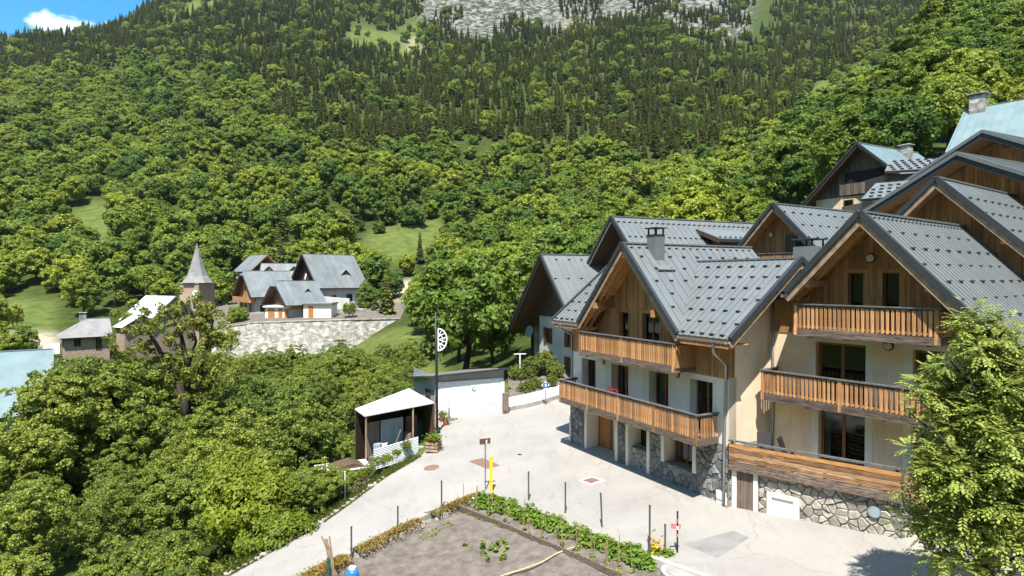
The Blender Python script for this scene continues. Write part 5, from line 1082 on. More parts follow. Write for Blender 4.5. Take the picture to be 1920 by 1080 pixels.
for k in range(n_):
    za, zb = -10.95 + 1.2 * k / n_, -10.95 + 1.2 * (k + 1) / n_; o_ = .025 * (k % 2)
    cg.add([b0_ * 1 + nS * o_ + Vector((0, 0, za - b0_.z)), b0_ + dS * 2.9 + nS * o_ + Vector((0, 0, za - b0_.z + .25)), b0_ + dS * 2.9 + nS * (.025 - o_) + Vector((0, 0, zb - b0_.z + .25)), b0_ + nS * (.025 - o_) + Vector((0, 0, zb - b0_.z))], [(0, 1, 2, 3)])
sw_('corrugated_front', cg, 'corrugated')
for t, m_, w_ in ((.5, 'wood_old', .9), (1.5, 'tin_blue', 1.5), (3.2, 'wood_dark', .8)): q_ = SD + dS * t - nS * .9; sw_('inner_panel', MB().prism([q_ + Vector((0, 0, -2.6)), q_ + dS * w_ + Vector((0, 0, -2.6)), q_ + dS * w_ + Vector((0, 0, -.6)), q_ + Vector((0, 0, -.6))], -nS * .05), m_)
q_ = SD + dS * 1.7 + nS * .25; sw_('leaning_board', MB().beam(q_ + Vector((0, 0, -2.1)), q_ + dS * .5 + Vector((0, 0, -1.0)), .12, .04), 'wood_old')
for k in range(7):
    q_ = SD + dS * (.5 + .55 * k) + nS * (-.2 - .25 * (k % 3)); zz_ = -2.9 + .35 * (k % 2); sw_('stored_box', MB().box(q_.x - .22, q_.x + .2, q_.y - .2, q_.y + .2, q_.z + zz_, q_.z + zz_ + .5 + .25 * (k % 3)), ('wood_old', 'tin_blue', 'white_dirty', 'wood_rake', 'net_green')[k % 5])
WP = thing('wood_pile', 'dark tarpaulin-covered wood pile beside the corrugated shed front', 'wood pile', (-9.1, 33.6, -11.3), .5)
MB().prism([(-1.3, -.6, -.4), (1.2, -.6, -.4), (1.2, -.6, .9), (.3, -.6, 1.25), (-1.3, -.6, .95)], (0, 1.3, 0)).build('logs_bulk', 'wood_dark', WP)
for k in range(26): MB().disc((-1.15 + (k % 9) * .27 + .1 * (k // 9 % 2), -.63 - .03 * random.random(), -.1 + (k // 9) * .27), (0, -1, 0), .12, .12, 9).build('log', 'wood_old', WP)
MB().prism([(-1.5, -.75, .97), (1.3, -.75, .93), (1.3, .8, .95), (-1.5, .8, 1.0)], (0, 0, .05)).build('cover_sheet', 'white_dirty', WP)
# black mast with half-round emblem
mb_ = gp(819, 812); MA = thing('lamp_mast', 'tall black metal mast with white half-round emblem beside the garage', 'mast', tuple(mb_))
hm = atY(815, 585, mb_.y).z - mb_.z; MB().tube([(0, 0, -.1), (0, 0, hm * .5), (-.06, 0, hm)], [.10, .085, .065], 10).build('pole', 'metal_black', MA, smooth=True)
MB().tube([(0, 0, -.1), (0, 0, .35)], [.24, .2], 10).build('base', 'metal_black', MA)
ze_ = atY(824, 637, mb_.y).z - mb_.z; re_ = .68; E_ = MB(); arc = [Vector((.1 + re_ * .78 * math.sin(t), 0, ze_ + re_ * math.cos(t))) for t in np.linspace(0, math.pi, 15)]
E_.tube(arc, .045, 6); E_.tube([arc[0], arc[-1]], .04, 6)
for k in (2, 4, 6, 8, 10, 12): E_.tube([Vector((.12, 0, ze_ + (.18 if k < 6 else (-.18 if k > 8 else 0)))), arc[k]], .028, 5)
E_.tube([Vector((.1 + re_ * .4 * math.sin(t), 0, ze_ + re_ * .52 * math.cos(t))) for t in np.linspace(0, math.pi, 9)], .026, 5)
E_.build('emblem', 'white_paint', MA)
# low white wall up the street and stump
wl_ = [(953, 771), (985, 765), (1018, 757), (1052, 746), (1080, 738)]
wp_ = [gp(*p) for p in wl_]; LW = thing('low_wall', 'low white rendered wall sloping up beside the street to the farmhouse', 'wall', tuple(wp_[0]))
for nm, z0_, z1_, th_, m_ in (('footing', -.2, .28, .32, 'concrete_grey'), ('wall_face', .282, .86, .26, 'white_paint')):
    w_ = MB()
    for a, b in zip(wp_, wp_[1:]):
        d_ = (b - a).normalized(); n2 = Vector((-d_.y, d_.x, 0)).normalized(); w_.prism([a + Vector((0, 0, z0_)), b + d_ * .001 + Vector((0, 0, z0_)), b + d_ * .001 + Vector((0, 0, z1_)), a + Vector((0, 0, z1_))], n2 * th_ + Vector((0, 0, 0)))
    w_.build(nm, m_, LW, world=True)
st_ = gp(948, 775); ST = thing('gate_post', 'weathered grey timber post between garage and low white wall', 'post', tuple(st_), .4); MB().box(-.16, .16, -.16, .16, -.1, 1.35).build('timber', 'wood_old', ST); MB().box(-.2, .05, -.19, -.162, .2, 1.2).build('board', 'wood_old', ST)
# bank with vegetable plot behind the wall
bk = [wp_[0] + Vector((.1, .35, .75)), wp_[1] + Vector((.1, .35, .78)), wp_[2] + Vector((.1, .35, .8)), wp_[3] + Vector((.1, .35, .8)), wp_[4] + Vector((.1, .35, .82)), Vector((4.6, 47, -6.7)), Vector((1.0, 47, -6.9)), Vector((-.3, 46, -7.4))]
sheet('vegetable_bank', bk, 'soil', label='bank of bare soil above the low white wall')
psn = gp(1023, 762); psn = Vector((psn.x, psn.y + .25, psn.z + .8)); PS = thing('parking_sign', 'small square white sign with blue disc above the low white wall', 'sign', tuple(psn)); zp = atY(1022, 722, psn.y).z - psn.z
MB().tube([(0, 0, -.8), (0, 0, zp + .2)], .03, 6).build('pole', 'metal_grey', PS); pl = MB().prism([(-.28, -.04, zp), (0, -.04, zp - .28), (.28, -.04, zp), (0, -.04, zp + .28)], (0, -.02, 0)).build('plate', 'white_paint', PS); MB().disc((0, -.062, zp), (0, -1, 0), .19, .012, 18).build('blue_disc', 'blue_paint', pl)
MB().box(-.03, .06, -.085, -.075, zp - .09, zp + .09).build('white_mark', 'white_paint', pl)
for (px_, pt, pb, lab) in ((975, 664, 700, 'tall white clothes line pole by the barn terrace'), (1037, 682, 716, 'short white clothes line pole among the garden bushes')):
    p = atY(px_, pb, 46); o = thing('clothes_pole', lab, 'pole', tuple(p)); h_ = atY(px_, pt, 46).z - p.z; MB().tube([(0, 0, -.5), (0, 0, h_)], .05, 7).build('pole', 'white_paint', o); MB().beam((-.45, .05, h_), (.45, -.05, h_ + .03), .06, .06).build('crossbar', 'white_paint', o)
# ------------------------------------------------------------------ street furniture
def slab_on_street(name, label, pts, m, dz=.008, th=.012, cat='cover'):
    P = [gp(*p) + Vector((0, 0, dz)) for p in pts]; o = MB().prism(P, (0, 0, th)).build(name, m); o['label'] = label; o['category'] = cat; return o
slab_on_street('paved_patch', 'brown cobbled patch in the street behind the signpost', [(880, 865), (904, 859.5), (937, 872.5), (912, 879)], 'rust_iron', cat='paving')
c_ = gp(809, 877); o = MB().disc(c_ + Vector((0, 0, .006)), (-RB, -RC, 1), .40, .012, 24).build('manhole_cover', 'rust_iron'); tag(o, 'round rusty manhole cover in the left lane', 'manhole cover')
slab_on_street('concrete_patch', 'white concrete patch around the square drain before the stone base', [(1083, 901), (1110, 892.5), (1136, 901.5), (1108, 911)], 'concrete', .004, .004)
slab_on_street('drain_grate', 'square rusty drain grate in a white concrete frame', [(1093, 901), (1110, 896), (1125, 901), (1108, 906.5)], 'rust_iron', .011, .012, 'drain')
slab_on_street('valve_cover', 'tiny dark valve cover in the middle of the street', [(970, 852.5), (974, 851), (979, 852.5), (975, 854)], 'metal_black', .006, .01)
slab_on_street('drain_grate', 'small dark drain at the foot of the chalet downpipe', [(1352, 947), (1364, 942), (1375, 947), (1362, 952)], 'rust_iron', .008, .01, 'drain')
slab_on_street('doorstep_patch', 'reddish worn patch of street before the wooden door', [(1107, 865), (1118, 861.5), (1130, 867), (1119, 871)], 'asphalt_patch', .006, .006, 'paving').data.materials[0] = mat('red_patch', (.36, .27, .22), .9, .2, 4)
b_ = gp(910, 919); o = thing('signpost', 'thin grey signpost with small brown arrow plate at the garden corner', 'sign', tuple(b_)); h_ = atY(908, 822, b_.y).z - b_.z
MB().tube([(0, 0, -.3), (0, 0, h_)], .03, 8).build('pole', 'metal_grey', o); s_ = MB().prism([(-.26, -.05, h_ - .28), (.24, -.12, h_ - .20), (.24, -.12, h_ + .05), (-.26, -.05, h_ - .03)], (0, .03, 0)).build('plate', 'brown_sign', o)
MB().prism([(.03, -.135, h_ - .21), (.09, -.143, h_ - .20), (.09, -.143, h_ - .03), (.03, -.135, h_ - .04)], (0, .012, 0)).build('white_mark', 'white_paint', s_)
b_ = gp(921, 922); o = thing('yellow_post', 'bright yellow square marker post beside the signpost', 'post', tuple(b_)); h_ = atY(918, 858, b_.y).z - b_.z; MB().box(-.065, .065, -.065, .065, -.2, h_).build('post', 'yellow_paint', o); MB().box(-.075, .075, -.075, .075, h_ + .001, h_ + .04).build('cap', 'yellow_paint', o)
b_ = gp(813, 846); PL = thing('planter', 'slatted wooden crate planter with red flowers by the street edge', 'planter', tuple(b_), -.25)
for z in (.05, .24, .43):
    MB().box(-.36, .36, -.36, -.335, z, z + .13).build('slat', 'wood_rake', PL); MB().box(.335, .36, -.333, .36, z, z + .13).build('slat', 'wood_rake', PL); MB().box(-.36, -.335, -.333, .36, z, z + .13).build('slat', 'wood_rake', PL)
for x in (-.31, 0, .31): MB().box(x - .04, x + .04, -.332, -.30, 0, .58).build('upright', 'wood_old', PL)
MB().box(-.33, .33, -.30, .33, .1, .52).build('earth', 'soil', PL)
inst('foliage', quad_mesh('foliage', leaf_arrays(RNG.normal(size=(420, 3)) * [.22, .2, .16] + [0, 0, .72], unit(420) + [0, 0, .6], .07), 'leaf_veg'), PL); inst('flowers', quad_mesh('flowers', leaf_arrays(RNG.normal(size=(70, 3)) * [.18, .14, .06] + [0, -.15, .62], unit(70), .05, 1), 'flower_red'), PL)
nb_ = gp(806, 800); o = thing('safety_net', 'dark green net sheet leaning between mast and shed', 'net', tuple(nb_)); n0 = MB(); n0.add([(-1.1, -.6, -.9), (.15, .1, -.1), (.25, .1, 1.25), (-.2, -.1, .9), (-.9, -.5, .1)], [(0, 1, 2, 3, 4)]); n0.prism([(-1.1, -.6, -.9), (.15, .1, -.1), (.25, .1, 1.25), (-.9, -.5, .1)], (.03, -.03, 0)); n0.build('sheet', 'net_green', o)
for k, (px_, py_) in enumerate(((829, 790), (836, 797))):
    b_ = gp(px_, py_); o = thing('flower_pot', ('clay flower pot with plant nearest the black mast', 'clay flower pot with plant between mast and garage door')[k], 'flower pot', tuple(b_)); MB().tube([(0, 0, 0), (0, 0, .3)], [.14, .2], 10).build('pot', 'terracotta', o)
    inst('foliage', quad_mesh('foliage', leaf_arrays(RNG.normal(size=(120, 3)) * [.14, .14, .16] + [0, 0, .5], unit(120), .07), 'leaf_near'), o)
ords = ['first', 'second', 'third', 'fourth', 'fifth', 'sixth']
def post(px_b, py_b, py_t, label, r=.035, m='post_grey', dz=0.0, extra=None, lean=0.0, name='garden_post', group='garden fence posts'):
    b = gp(px_b, py_b, dz); o = thing(name, label, 'post', tuple(b), 0, group); h = atY(px_b, py_t, b.y).z - b.z
    MB().tube([(0, 0, -.3), (lean * .5, 0, h * .5), (lean, 0, h)], r, 7).build('shaft', m, o); MB().disc((lean, 0, h), (0, 0, 1), r * 1.25, .02, 8).build('cap', m, o)
    return o
for k, (x, yb, yt) in enumerate(((828, 951, 902), (746, 990, 950), (659, 1038, 988))): post(x, yb, yt, f'dark metal fence post in the orange sedum strip, {ords[k]} from the garden corner')
for k, (x, yb, yt) in enumerate(((991, 938, 885), (1060, 962, 905), (1129, 988, 925), (1218, 1032, 948))): post(x, yb, yt, f'dark metal fence post on the street side of the garden, {ords[k]} from the yellow post', lean=-.06 if k == 2 else 0)
post(1247, 1036, 984, 'short rusty fence post next to the red and white pole')
rw = post(1270, 1036, 960, 'thin garden pole with faded red and white tape at the wall end', .03, 'metal_black')
for k, z in enumerate((.55, .8, 1.05)): MB().tube([(0, 0, z), (0, 0, z + .11)], .042, 8).build('tape', 'red_paint' if k % 2 == 0 else 'white_paint', rw)
MB().prism([(-.22, 0, .82), (.12, 0, .80), (.12, 0, .97), (-.22, 0, 1.0)], (0, .01, 0)).build('tape_flag', 'red_paint', rw)
post(647, 932, 885, 'slim pale fence pole in the hedge left of the street', .03, 'white_dirty')
post(1217, 1058, 1005, 'stout grey post among the yellow flowers', .05, 'post_grey', dz=-.3)
# ------------------------------------------------------------------ kitchen garden
GD = -.24
gcor = [gp(885, 934, GD), gp(1000, 966, GD), gp(1130, 1014, GD), gp(1330, 1086, GD), gp(1440, 1126, GD), gp(1500, 1190, GD), gp(400, 1190, GD), gp(480, 1130, GD), gp(570, 1088, GD), gp(660, 1040, GD), gp(745, 994, GD), gp(828, 956, GD)]
# soil as a fine bumpy sheet clipped to the plot
xs_ = [p.x for p in gcor]; ys_ = [p.y for p in gcor]; NX, NY = 150, 130; vs, idx, fs = [], {}, []
gp2 = [(p.x, p.y) for p in gcor]
for j in range(NY):
    for i in range(NX):
        x = min(xs_) + (max(xs_) - min(xs_)) * i / (NX - 1); y = min(ys_) + (max(ys_) - min(ys_)) * j / (NY - 1); idx[i, j] = len(vs)
        vs.append((x, y, rz(x, y) + GD + .06 * noise.fractal((x * .9, y * .9, 0), .9, 2, 4) + .045 * noise.noise((x * 3.2, y * 3.2, 3)) + .03 * math.sin((x * .8 + y * .6) * 7)))
for j in range(NY - 1):
    for i in range(NX - 1):
        x = min(xs_) + (max(xs_) - min(xs_)) * (i + .5) / (NX - 1); y = min(ys_) + (max(ys_) - min(ys_)) * (j + .5) / (NY - 1)
        if inpoly(x, y, gp2): fs.append((idx[i, j], idx[i + 1, j], idx[i + 1, j + 1], idx[i, j + 1]))
me = bpy.data.meshes.new('garden_soil'); me.from_pydata(vs, [], fs); me.shade_smooth(); tag(newobj('garden_soil', me, 'soil'), 'dry brown tilled soil of the kitchen garden', kind='structure')
def edge_wall(name, label, lst, h0, h1, th, m, side, cat='wall'):
    P = [gp(*p) for p in lst]; o = thing(name, label, cat, tuple(P[0])); w = MB()
    for a, b in zip(P, P[1:]):
        d_ = (b - a).normalized(); n2 = Vector((d_.y, -d_.x, 0)).normalized() * side; w.prism([a + Vector((0, 0, h0)), b + Vector((0, 0, h0)), b + Vector((0, 0, h1)), a + Vector((0, 0, h1))], n2 * th)
    w.build('kerb', m, o, world=True); return o
edge_wall('garden_kerb', 'pale concrete kerb wall between the street and the vegetable rows', [(885, 932), (1000, 962), (1130, 1010), (1250, 1052), (1330, 1080), (1440, 1122)], -.6, .03, .16, 'concrete', 1)
# rough stones along the lane side
KS = thing('stone_edging', 'broken line of rough stones edging the garden on the lane side', 'edging', tuple(gp(828, 956)))
for k in range(46):
    t = k / 45; px_, py_ = 880 - 320 * t + random.uniform(-4, 4), 942 + 150 * t * (1.0) + random.uniform(-1.5, 1.5); p = gp(px_, py_, -.18); s = random.uniform(.08, .2); a = random.uniform(0, 6.28)
    mb = MB(); ring = [Vector((math.cos(a + q * 1.05) * s * random.uniform(.8, 1.25), math.sin(a + q * 1.05) * s * random.uniform(.7, 1.1), 0)) for q in range(6)]; mb.add([p + r * 1.1 - Vector((0, 0, .12)) for r in ring] + [p + r * .8 + Vector((0, 0, s * .5 + random.uniform(-.02, .02))) for r in ring], [tuple(range(6, 12))] + [(q, (q + 1) % 6, 6 + (q + 1) % 6, 6 + q) for q in range(6)]); mb.build('stone', 'stone', KS, world=True)
def sub_px(lst, t):
    n = len(lst) - 1; k = min(int(t * n), n - 1); f = t * n - k; return lst[k][0] + (lst[k + 1][0] - lst[k][0]) * f, lst[k][1] + (lst[k + 1][1] - lst[k][1]) * f
# ground cover of sedum
C, N = [], []
for k in range(9000):
    t = RNG.uniform(0, 1); px_, py_ = sub_px([(890, 930), (828, 958), (745, 996), (660, 1040), (600, 1070), (540, 1104)], t)
    if noise.noise((t * 9, 2, 0)) < -.28: continue
    u = RNG.normal() * .5; p = gp(px_ + u * (10 + 8 * t) + 2, py_ + u * (3 + 4 * t) * .8 - 2, 0); bump = .10 * (1 - min(1, abs(u))) * (1 + noise.noise((p.x * 2, p.y * 2, 0))); C.append((p.x, p.y, p.z + bump - .02 + RNG.uniform(0, .05))); N.append((RNG.normal() * .6, RNG.normal() * .6, 1))
tag(newobj('sedum_ground_cover', quad_mesh('sedum_ground_cover', leaf_arrays(np.array(C), np.array(N), RNG.uniform(.025, .05, len(C))), 'sedum')), 'orange and yellow sedum carpet along the lane side of the garden', kind='stuff')
sd_m = MATS['sedum'].node_tree.nodes
for nd in sd_m:
    if nd.type == 'OBJECT_INFO':
        for l_ in list(nd.outputs['Random'].links):
            tcn = MATS['sedum'].node_tree.nodes.new('ShaderNodeTexNoise'); tcn.inputs['Scale'].default_value = .9; tcc = MATS['sedum'].node_tree.nodes.new('ShaderNodeTexCoord'); MATS['sedum'].node_tree.links.new(tcc.outputs['Object'], tcn.inputs['Vector']); MATS['sedum'].node_tree.links.new(tcn.outputs[0], l_.to_socket)
def board(label, lst, h, m='wood_weathered', dz=GD):
    P = [gp(*p, dz) for p in lst]; o = thing('garden_board', label, 'board', tuple(P[0]))
    for a, b in zip(P, P[1:]): MB().beam(a + Vector((0, 0, h / 2)), b + Vector((0, 0, h / 2)), .06, h).build('plank', m, o, world=True)
    for p in P: MB().box(p.x - .03, p.x + .03, p.y - .075, p.y - .035, p.z - .1, p.z + h + .03).build('peg', 'wood_old', o, world=True)
    return o
board('dark timber edging board between bare soil and staked tomato row', [(855, 955), (938, 988), (1043, 1033), (1110, 1062), (1160, 1086)], .22)
board('grey timber edging board below the leafy potato row', [(884, 938), (960, 966), (1035, 997), (1130, 1036), (1212, 1068)], .24, 'wood_old')
def plant_mesh(n, sp, h, ls, m, asp=.6):
    d = unit(n); d[:, 2] = abs(d[:, 2]); r = RNG.uniform(.4, 1, (n, 1)); P = d * r * [sp, sp, h]; return quad_mesh('leaves', leaf_arrays(P, d + [0, 0, .7] + unit(n) * .5, RNG.uniform(.6, 1.2, n) * ls, asp), m)
PV = [plant_mesh(210, .34, .5, .085, 'leaf_veg') for _ in range(4)]; TOM = [plant_mesh(26, .10, .32, .06, 'leaf_near') for _ in range(3)]; LET = [plant_mesh(30, .10, .12, .06, 'leaf_bright') for _ in range(2)]
for k in range(60):
    t = k / 59; px_, py_ = sub_px([(895, 940), (960, 959), (1035, 989), (1130, 1026), (1212, 1058)], t); p = gp(px_ + random.uniform(-5, 5), py_ + random.uniform(-5, 6), GD + .04); o = thing('potato_plant', 'bushy green potato plant in the row along the garden kerb', 'plant', tuple(p), random.uniform(0, 6), 'potato plants along the kerb'); s = random.uniform(.85, 1.2); o.scale = (s, s, s * random.uniform(.85, 1.15)); inst('foliage', PV[k % 4], o)
stk = mesh_of(MB().tube([(0, 0, -.15), (.01, 0, 1.0)], .014, 5), 'stake', 'wood_rake')
for k in range(22):
    t = (k + .5) / 22; px_, py_ = sub_px([(868, 950), (940, 980), (1040, 1021), (1120, 1052), (1185, 1080)], t); p = gp(px_ + random.uniform(-3, 3) + (5 if k % 2 else -5), py_ + (-2 if k % 2 else 3), GD); o = thing('tomato_plant', 'young tomato plant tied to a thin grey stake between the boards', 'plant', tuple(p), random.uniform(0, 6), 'staked tomato plants'); inst('stake', stk, o, rot=(random.uniform(-.05, .05), random.uniform(-.05, .05), 0), scale=(1, 1, random.uniform(.8, 1.25))); inst('foliage', TOM[k % 3], o)
for k in range(20):
    t = k / 19; p = gp(876 + 64 * t + random.uniform(-2, 2), 960 + 27 * t + random.uniform(-1, 2), GD); o = thing('lettuce', 'small yellow-green lettuce in the row beside the dark board', 'plant', tuple(p), random.uniform(0, 6), 'lettuces beside the board'); inst('leaves', LET[k % 2], o)
for k in range(16):
    t = (k % 8) / 7; p = gp((788 + 52 * t) + (0 if k < 8 else 6), (1008 - 28 * t) + (0 if k < 8 else 5), GD); o = thing('seedling', 'tiny seedling in the double row near the sedum edge', 'plant', tuple(p), random.uniform(0, 6), 'seedlings near the sedum edge'); o.scale = (.7,) * 3; inst('leaves', LET[k % 2], o)
for k in range(14):
    p = gp(872 + 80 * random.random(), 1012 + 46 * random.random(), GD); o = thing('courgette_sprout', 'low sprouting plant scattered in the open soil', 'plant', tuple(p), random.uniform(0, 6), 'sprouts in the open soil'); o.scale = (1.3, 1.3, .9); inst('leaves', TOM[k % 3], o)
hp = [gp(x, y, GD + .10) for x, y in ((1094, 1015), (1085, 1024), (1060, 1031), (1040, 1040), (1015, 1055), (985, 1066), (946, 1078), (915, 1092))]; ho = MB().tube(hp, .035, 6).build('garden_hose', 'hose', smooth=True); tag(ho, 'pale yellow garden hose snaking over the boards', 'hose')
FL = thing('flower_clump', 'clump of yellow flowers by the stout post', 'flowers', tuple(gp(1228, 1050, GD))); tag(inst('blooms', quad_mesh('blooms', leaf_arrays(np.abs(RNG.normal(size=(170, 3))) * [.2, .2, .35] - [.15, .15, -.1], unit(170), .05, .9), 'flowers'), FL), kind='stuff'); inst('foliage', PV[1], FL)
FL2 = thing('leafy_clump', 'low green weeds at the kerb beside the short rusty post', 'plant', tuple(gp(1252, 1052, GD))); inst('foliage', PV[2], FL2)
cl = gp(1276, 1080, GD); o = thing('well_cover', 'round grey concrete lid in the garden corner', 'cover', tuple(cl)); MB().disc((0, 0, -.1), (0, 0, 1), .62, .26, 28).build('rim', 'concrete', o); MB().disc((0, 0, .161), (0, 0, 1), .48, .03, 28).build('lid', 'concrete_grey', o)
bs = gp(632, 1090, GD); o = thing('stake_bundle', 'leaning bundle of pale garden stakes at the lane edge', 'stakes', tuple(bs))
for k in range(7): MB().tube([(random.uniform(-.1, .2), random.uniform(-.1, .1), -.2), (random.uniform(-.55, -.2), random.uniform(-.1, .2), random.uniform(1.2, 1.7))], .028, 5).build('stake', 'wood_rake', o)
MB().tube([(-.28, 0, -.1), (-.3, 0, .85)], .07, 8).build('green_tube', 'net_green', o)
bt = gp(661, 1101, GD); o = thing('water_canister', 'blue plastic canister with pale cap at the bottom garden edge', 'canister', tuple(bt)); MB().tube([(0, 0, 0), (0, 0, .45), (0, 0, .58), (0, 0, .64)], [.22, .23, .2, .12], 14).build('body', 'bottle_blue', o, smooth=True); MB().tube([(0, 0, .641), (0, 0, .72)], .13, 12).build('cap', 'white_dirty', o)
# ------------------------------------------------------------------ terrace furniture, bench
for k, (p, rz_, lab) in enumerate(((Vector((9.75, 23.75, -7.3)), -.3, 'dark folding chair at the terrace end beside the side wall'), (Vector((10.65, 23.25, -7.3)), .9, 'grey reclining chair before the terrace door'))):
    o = thing('terrace_chair', lab, 'chair', tuple(p), rz_); MB().box(-.26, .26, -.25, .25, .42, .46).build('seat', 'metal_black', o); MB().prism([(-.25, .26, .46), (.25, .26, .46), (.25, .52, 1.18), (-.25, .52, 1.18)], (0, .04, 0)).build('backrest', 'metal_black', o)
    for x in (-.23, .23):
        for y in (-.22, .22): MB().beam((x, y, 0), (x, y, .42), .03, .03, up=(0, 1, 0)).build('leg', 'metal_grey', o)
bp_ = Vector((14.6, 17.6, rz(14.6, 17.6))); o = thing('bench', 'slatted grey bench standing behind the street tree trunk', 'bench', tuple(bp_), -.35)
for k in range(3): MB().box(-.8, .9, -.25 + k * .16, -.12 + k * .16, .44, .48).build('seat_slat', 'wood_old', o)
for k in range(2): MB().box(-.8, .9, .26, .29, .6 + k * .17, .73 + k * .17).build('back_slat', 'wood_old', o)
for x in (-.6, .7): MB().box(x - .03, x + .03, -.24, -.18, 0, .438).box(x - .03, x + .03, .2, .258, 0, .9).build('leg', 'metal_black', o)
# ------------------------------------------------------------------ people by the cottage
def person(label, px_, py_, Y, m1, m2, pose):
    p = atY(px_, py_, Y); o = thing('person', label, 'person', (p.x, p.y, gtop(p.x, p.y)), pose)
    J = [((0, 0, .98), .15), ((0, 0, 1.25), .16), ((0, 0, 1.46), .07), ((0, 0, 1.60), .095), ((0, 0, 1.72), .07), ((.2, 0, 1.40), .06), ((.27, .03, 1.13), .045), ((.24, -.1, .9), .035), ((-.2, 0, 1.40), .06), ((-.27, .03, 1.13), .045), ((-.24, -.1, .9), .035), ((.1, 0, .9), .10), ((.11, -.04, .5), .065), ((.11, .03, .08), .045), ((.11, -.12, .04), .04), ((-.1, 0, .9), .10), ((-.11, .06, .5), .065), ((-.11, .12, .08), .045), ((-.11, -.02, .04), .04)]
    Ed = [(0, 1), (1, 2), (2, 3), (3, 4), (1, 5), (5, 6), (6, 7), (1, 8), (8, 9), (9, 10), (0, 11), (11, 12), (12, 13), (13, 14), (0, 15), (15, 16), (16, 17), (17, 18)]
    me = bpy.data.meshes.new('body'); me.from_pydata([j[0] for j in J], Ed, []); b = newobj('body', me, m1, o); sm = b.modifiers.new('skin', 'SKIN'); b.modifiers.new('sub', 'SUBSURF').levels = 1
    for v, j in zip(me.skin_vertices[0].data, J): v.radius = (j[1], j[1] * .8)
    me.skin_vertices[0].data[0].use_root = True
    MB().tube([(0, 0, 1.5), (0, -.01, 1.58), (0, 0, 1.68), (0, 0, 1.75)], [.05, .10, .10, .04], 8).build('head', 'skin', o, smooth=True); MB().tube([(0, .02, 1.62), (0, .02, 1.72), (0, .01, 1.77)], [.108, .105, .05], 8).build('hair', 'cloth_dark', o, smooth=True)
    return o
person('person in dark clothes standing on the far lane by the cottage', 60, 640, 110, 'cloth_dark', 0, .3); person('person in pale top standing beside the dark-clothed person on the far lane', 73, 640, 110, 'cloth_light', 0, -.5)
ribbon_wall('parapet', 'low white parapet beside the far cottage', [(82, 646, 104), (112, 643, 104)], [(76, 652, 104), (112, 650, 104)], .3, 'render_white')
# ------------------------------------------------------------------ near trees and shrubs
def pick_top(px, Y):
    t = np.clip((px - 250) / 300, 0, 1); far_ = np.clip((Y - 27) / 12, 0, 1); return -11.3 + 3.6 * t * far_ + random.uniform(-2.1, 1.0)
rs = np.random.default_rng(5); cnt = 0; cell = {}
for _ in range(9000):
    Y = math.sqrt(rs.uniform(15.5 ** 2, 80 ** 2)); px = rs.uniform(-170, 770); x = (px - 960) / F * Y; e_ = float(np.interp(Y, EY, EX)) if Y < 44 else -4.8
    d = e_ - x
    if d < 1.3 or (px > 690 and Y < 47) or (px > 585 and 29 < Y < 46) or (px < 130 and 45 < Y < 74): continue
    if any((x - q[0]) ** 2 + (Y - q[1]) ** 2 < 2.55 ** 2 for i in (-1, 0, 1) for j in (-1, 0, 1) for q in cell.get((int(x // 3) + i, int(Y // 3) + j), ())): continue
    cell.setdefault((int(x // 3), int(Y // 3)), []).append((x, Y)); g_ = gtop(x, Y); top = pick_top(px, Y)
    if Y > 58: top = min(top, g_ + random.uniform(2.0, 4.2))
    h = max(1.6, (top - g_)) * min(1, .45 + d / 5); s = h / 5.0
    if cnt > 295: break
    zone_ = 'along the lower lane edge' if (d < 4 and Y < 30) else 'in the near corner of the thicket' if Y < 27 else 'in the thicket beside the shed' if px > 470 and Y < 60 else 'in the middle of the thicket' if Y < 48 else 'in the far part of the thicket below the hamlet'
    tree('shrub', 'dense green shrub ' + zone_, 'shrub', P_NEAR, (x, Y, top - 5.0 * max(.72, min(1.25, s)) if d > 2.5 else g_ - .4), max(.72, min(1.25, s)) if d > 2.5 else max(.35, s), 'shrubs ' + zone_); cnt += 1
print('shrubs', cnt)
for px_, py_, Y, s in ((470, 960, 27.5, .85), (515, 985, 25.5, .6), (455, 900, 30, .8)):
    p = atY(px_, py_, Y); tree('bright_shrub', {470: 'largest yellow-green shrub glowing in the thicket by the lane', 515: 'smallest yellow-green shrub right at the lane edge', 455: 'yellow-green shrub behind the largest bright one'}[px_], 'shrub', P_BRIGHT, (p.x, p.y, p.z - 2.2), s * 1.25)
# hedge on the street edge below the shed
for k in range(13):
    t = k / 12; px_, py_ = sub_px([(600, 960), (660, 925), (720, 882), (790, 838)], t); b = gp(px_, py_); o = thing('hedge_bush', 'low hedge bush on the street verge below the shed', 'bush', (b.x - .9, b.y + .35, b.z - .35), random.uniform(0, 6), 'hedge bushes on the verge'); s = random.uniform(.26, .38) * (1.1 if t < .45 else .5); o.scale = (s * 1.1, s * 1.1, s * .8); inst('crown', P_NEAR[k % 6][0], o); inst('trunk', P_NEAR[k % 6][1], o)
C = []
for k in range(7000):
    t = RNG.uniform(0, 1); px_, py_ = sub_px([(420, 1085), (520, 1030), (600, 985), (660, 942), (720, 897), (790, 856)], t); u = abs(RNG.normal()) * .35
    if noise.noise((t * 14, 0, 5)) < -.25: continue
    p = gp(px_, py_); C.append((p.x - u + .05, p.y + u * .3, p.z + RNG.uniform(0, .14) * (1 if u > .15 else .5) - u * .15))
C = np.array(C); tag(newobj('verge_grass', quad_mesh('verge_grass', leaf_arrays(C, unit(len(C)) * [1, 1, .3], RNG.uniform(.04, .09, len(C)), .25), 'leaf_grass')), 'tufty dry grass along the left street edge', kind='stuff')
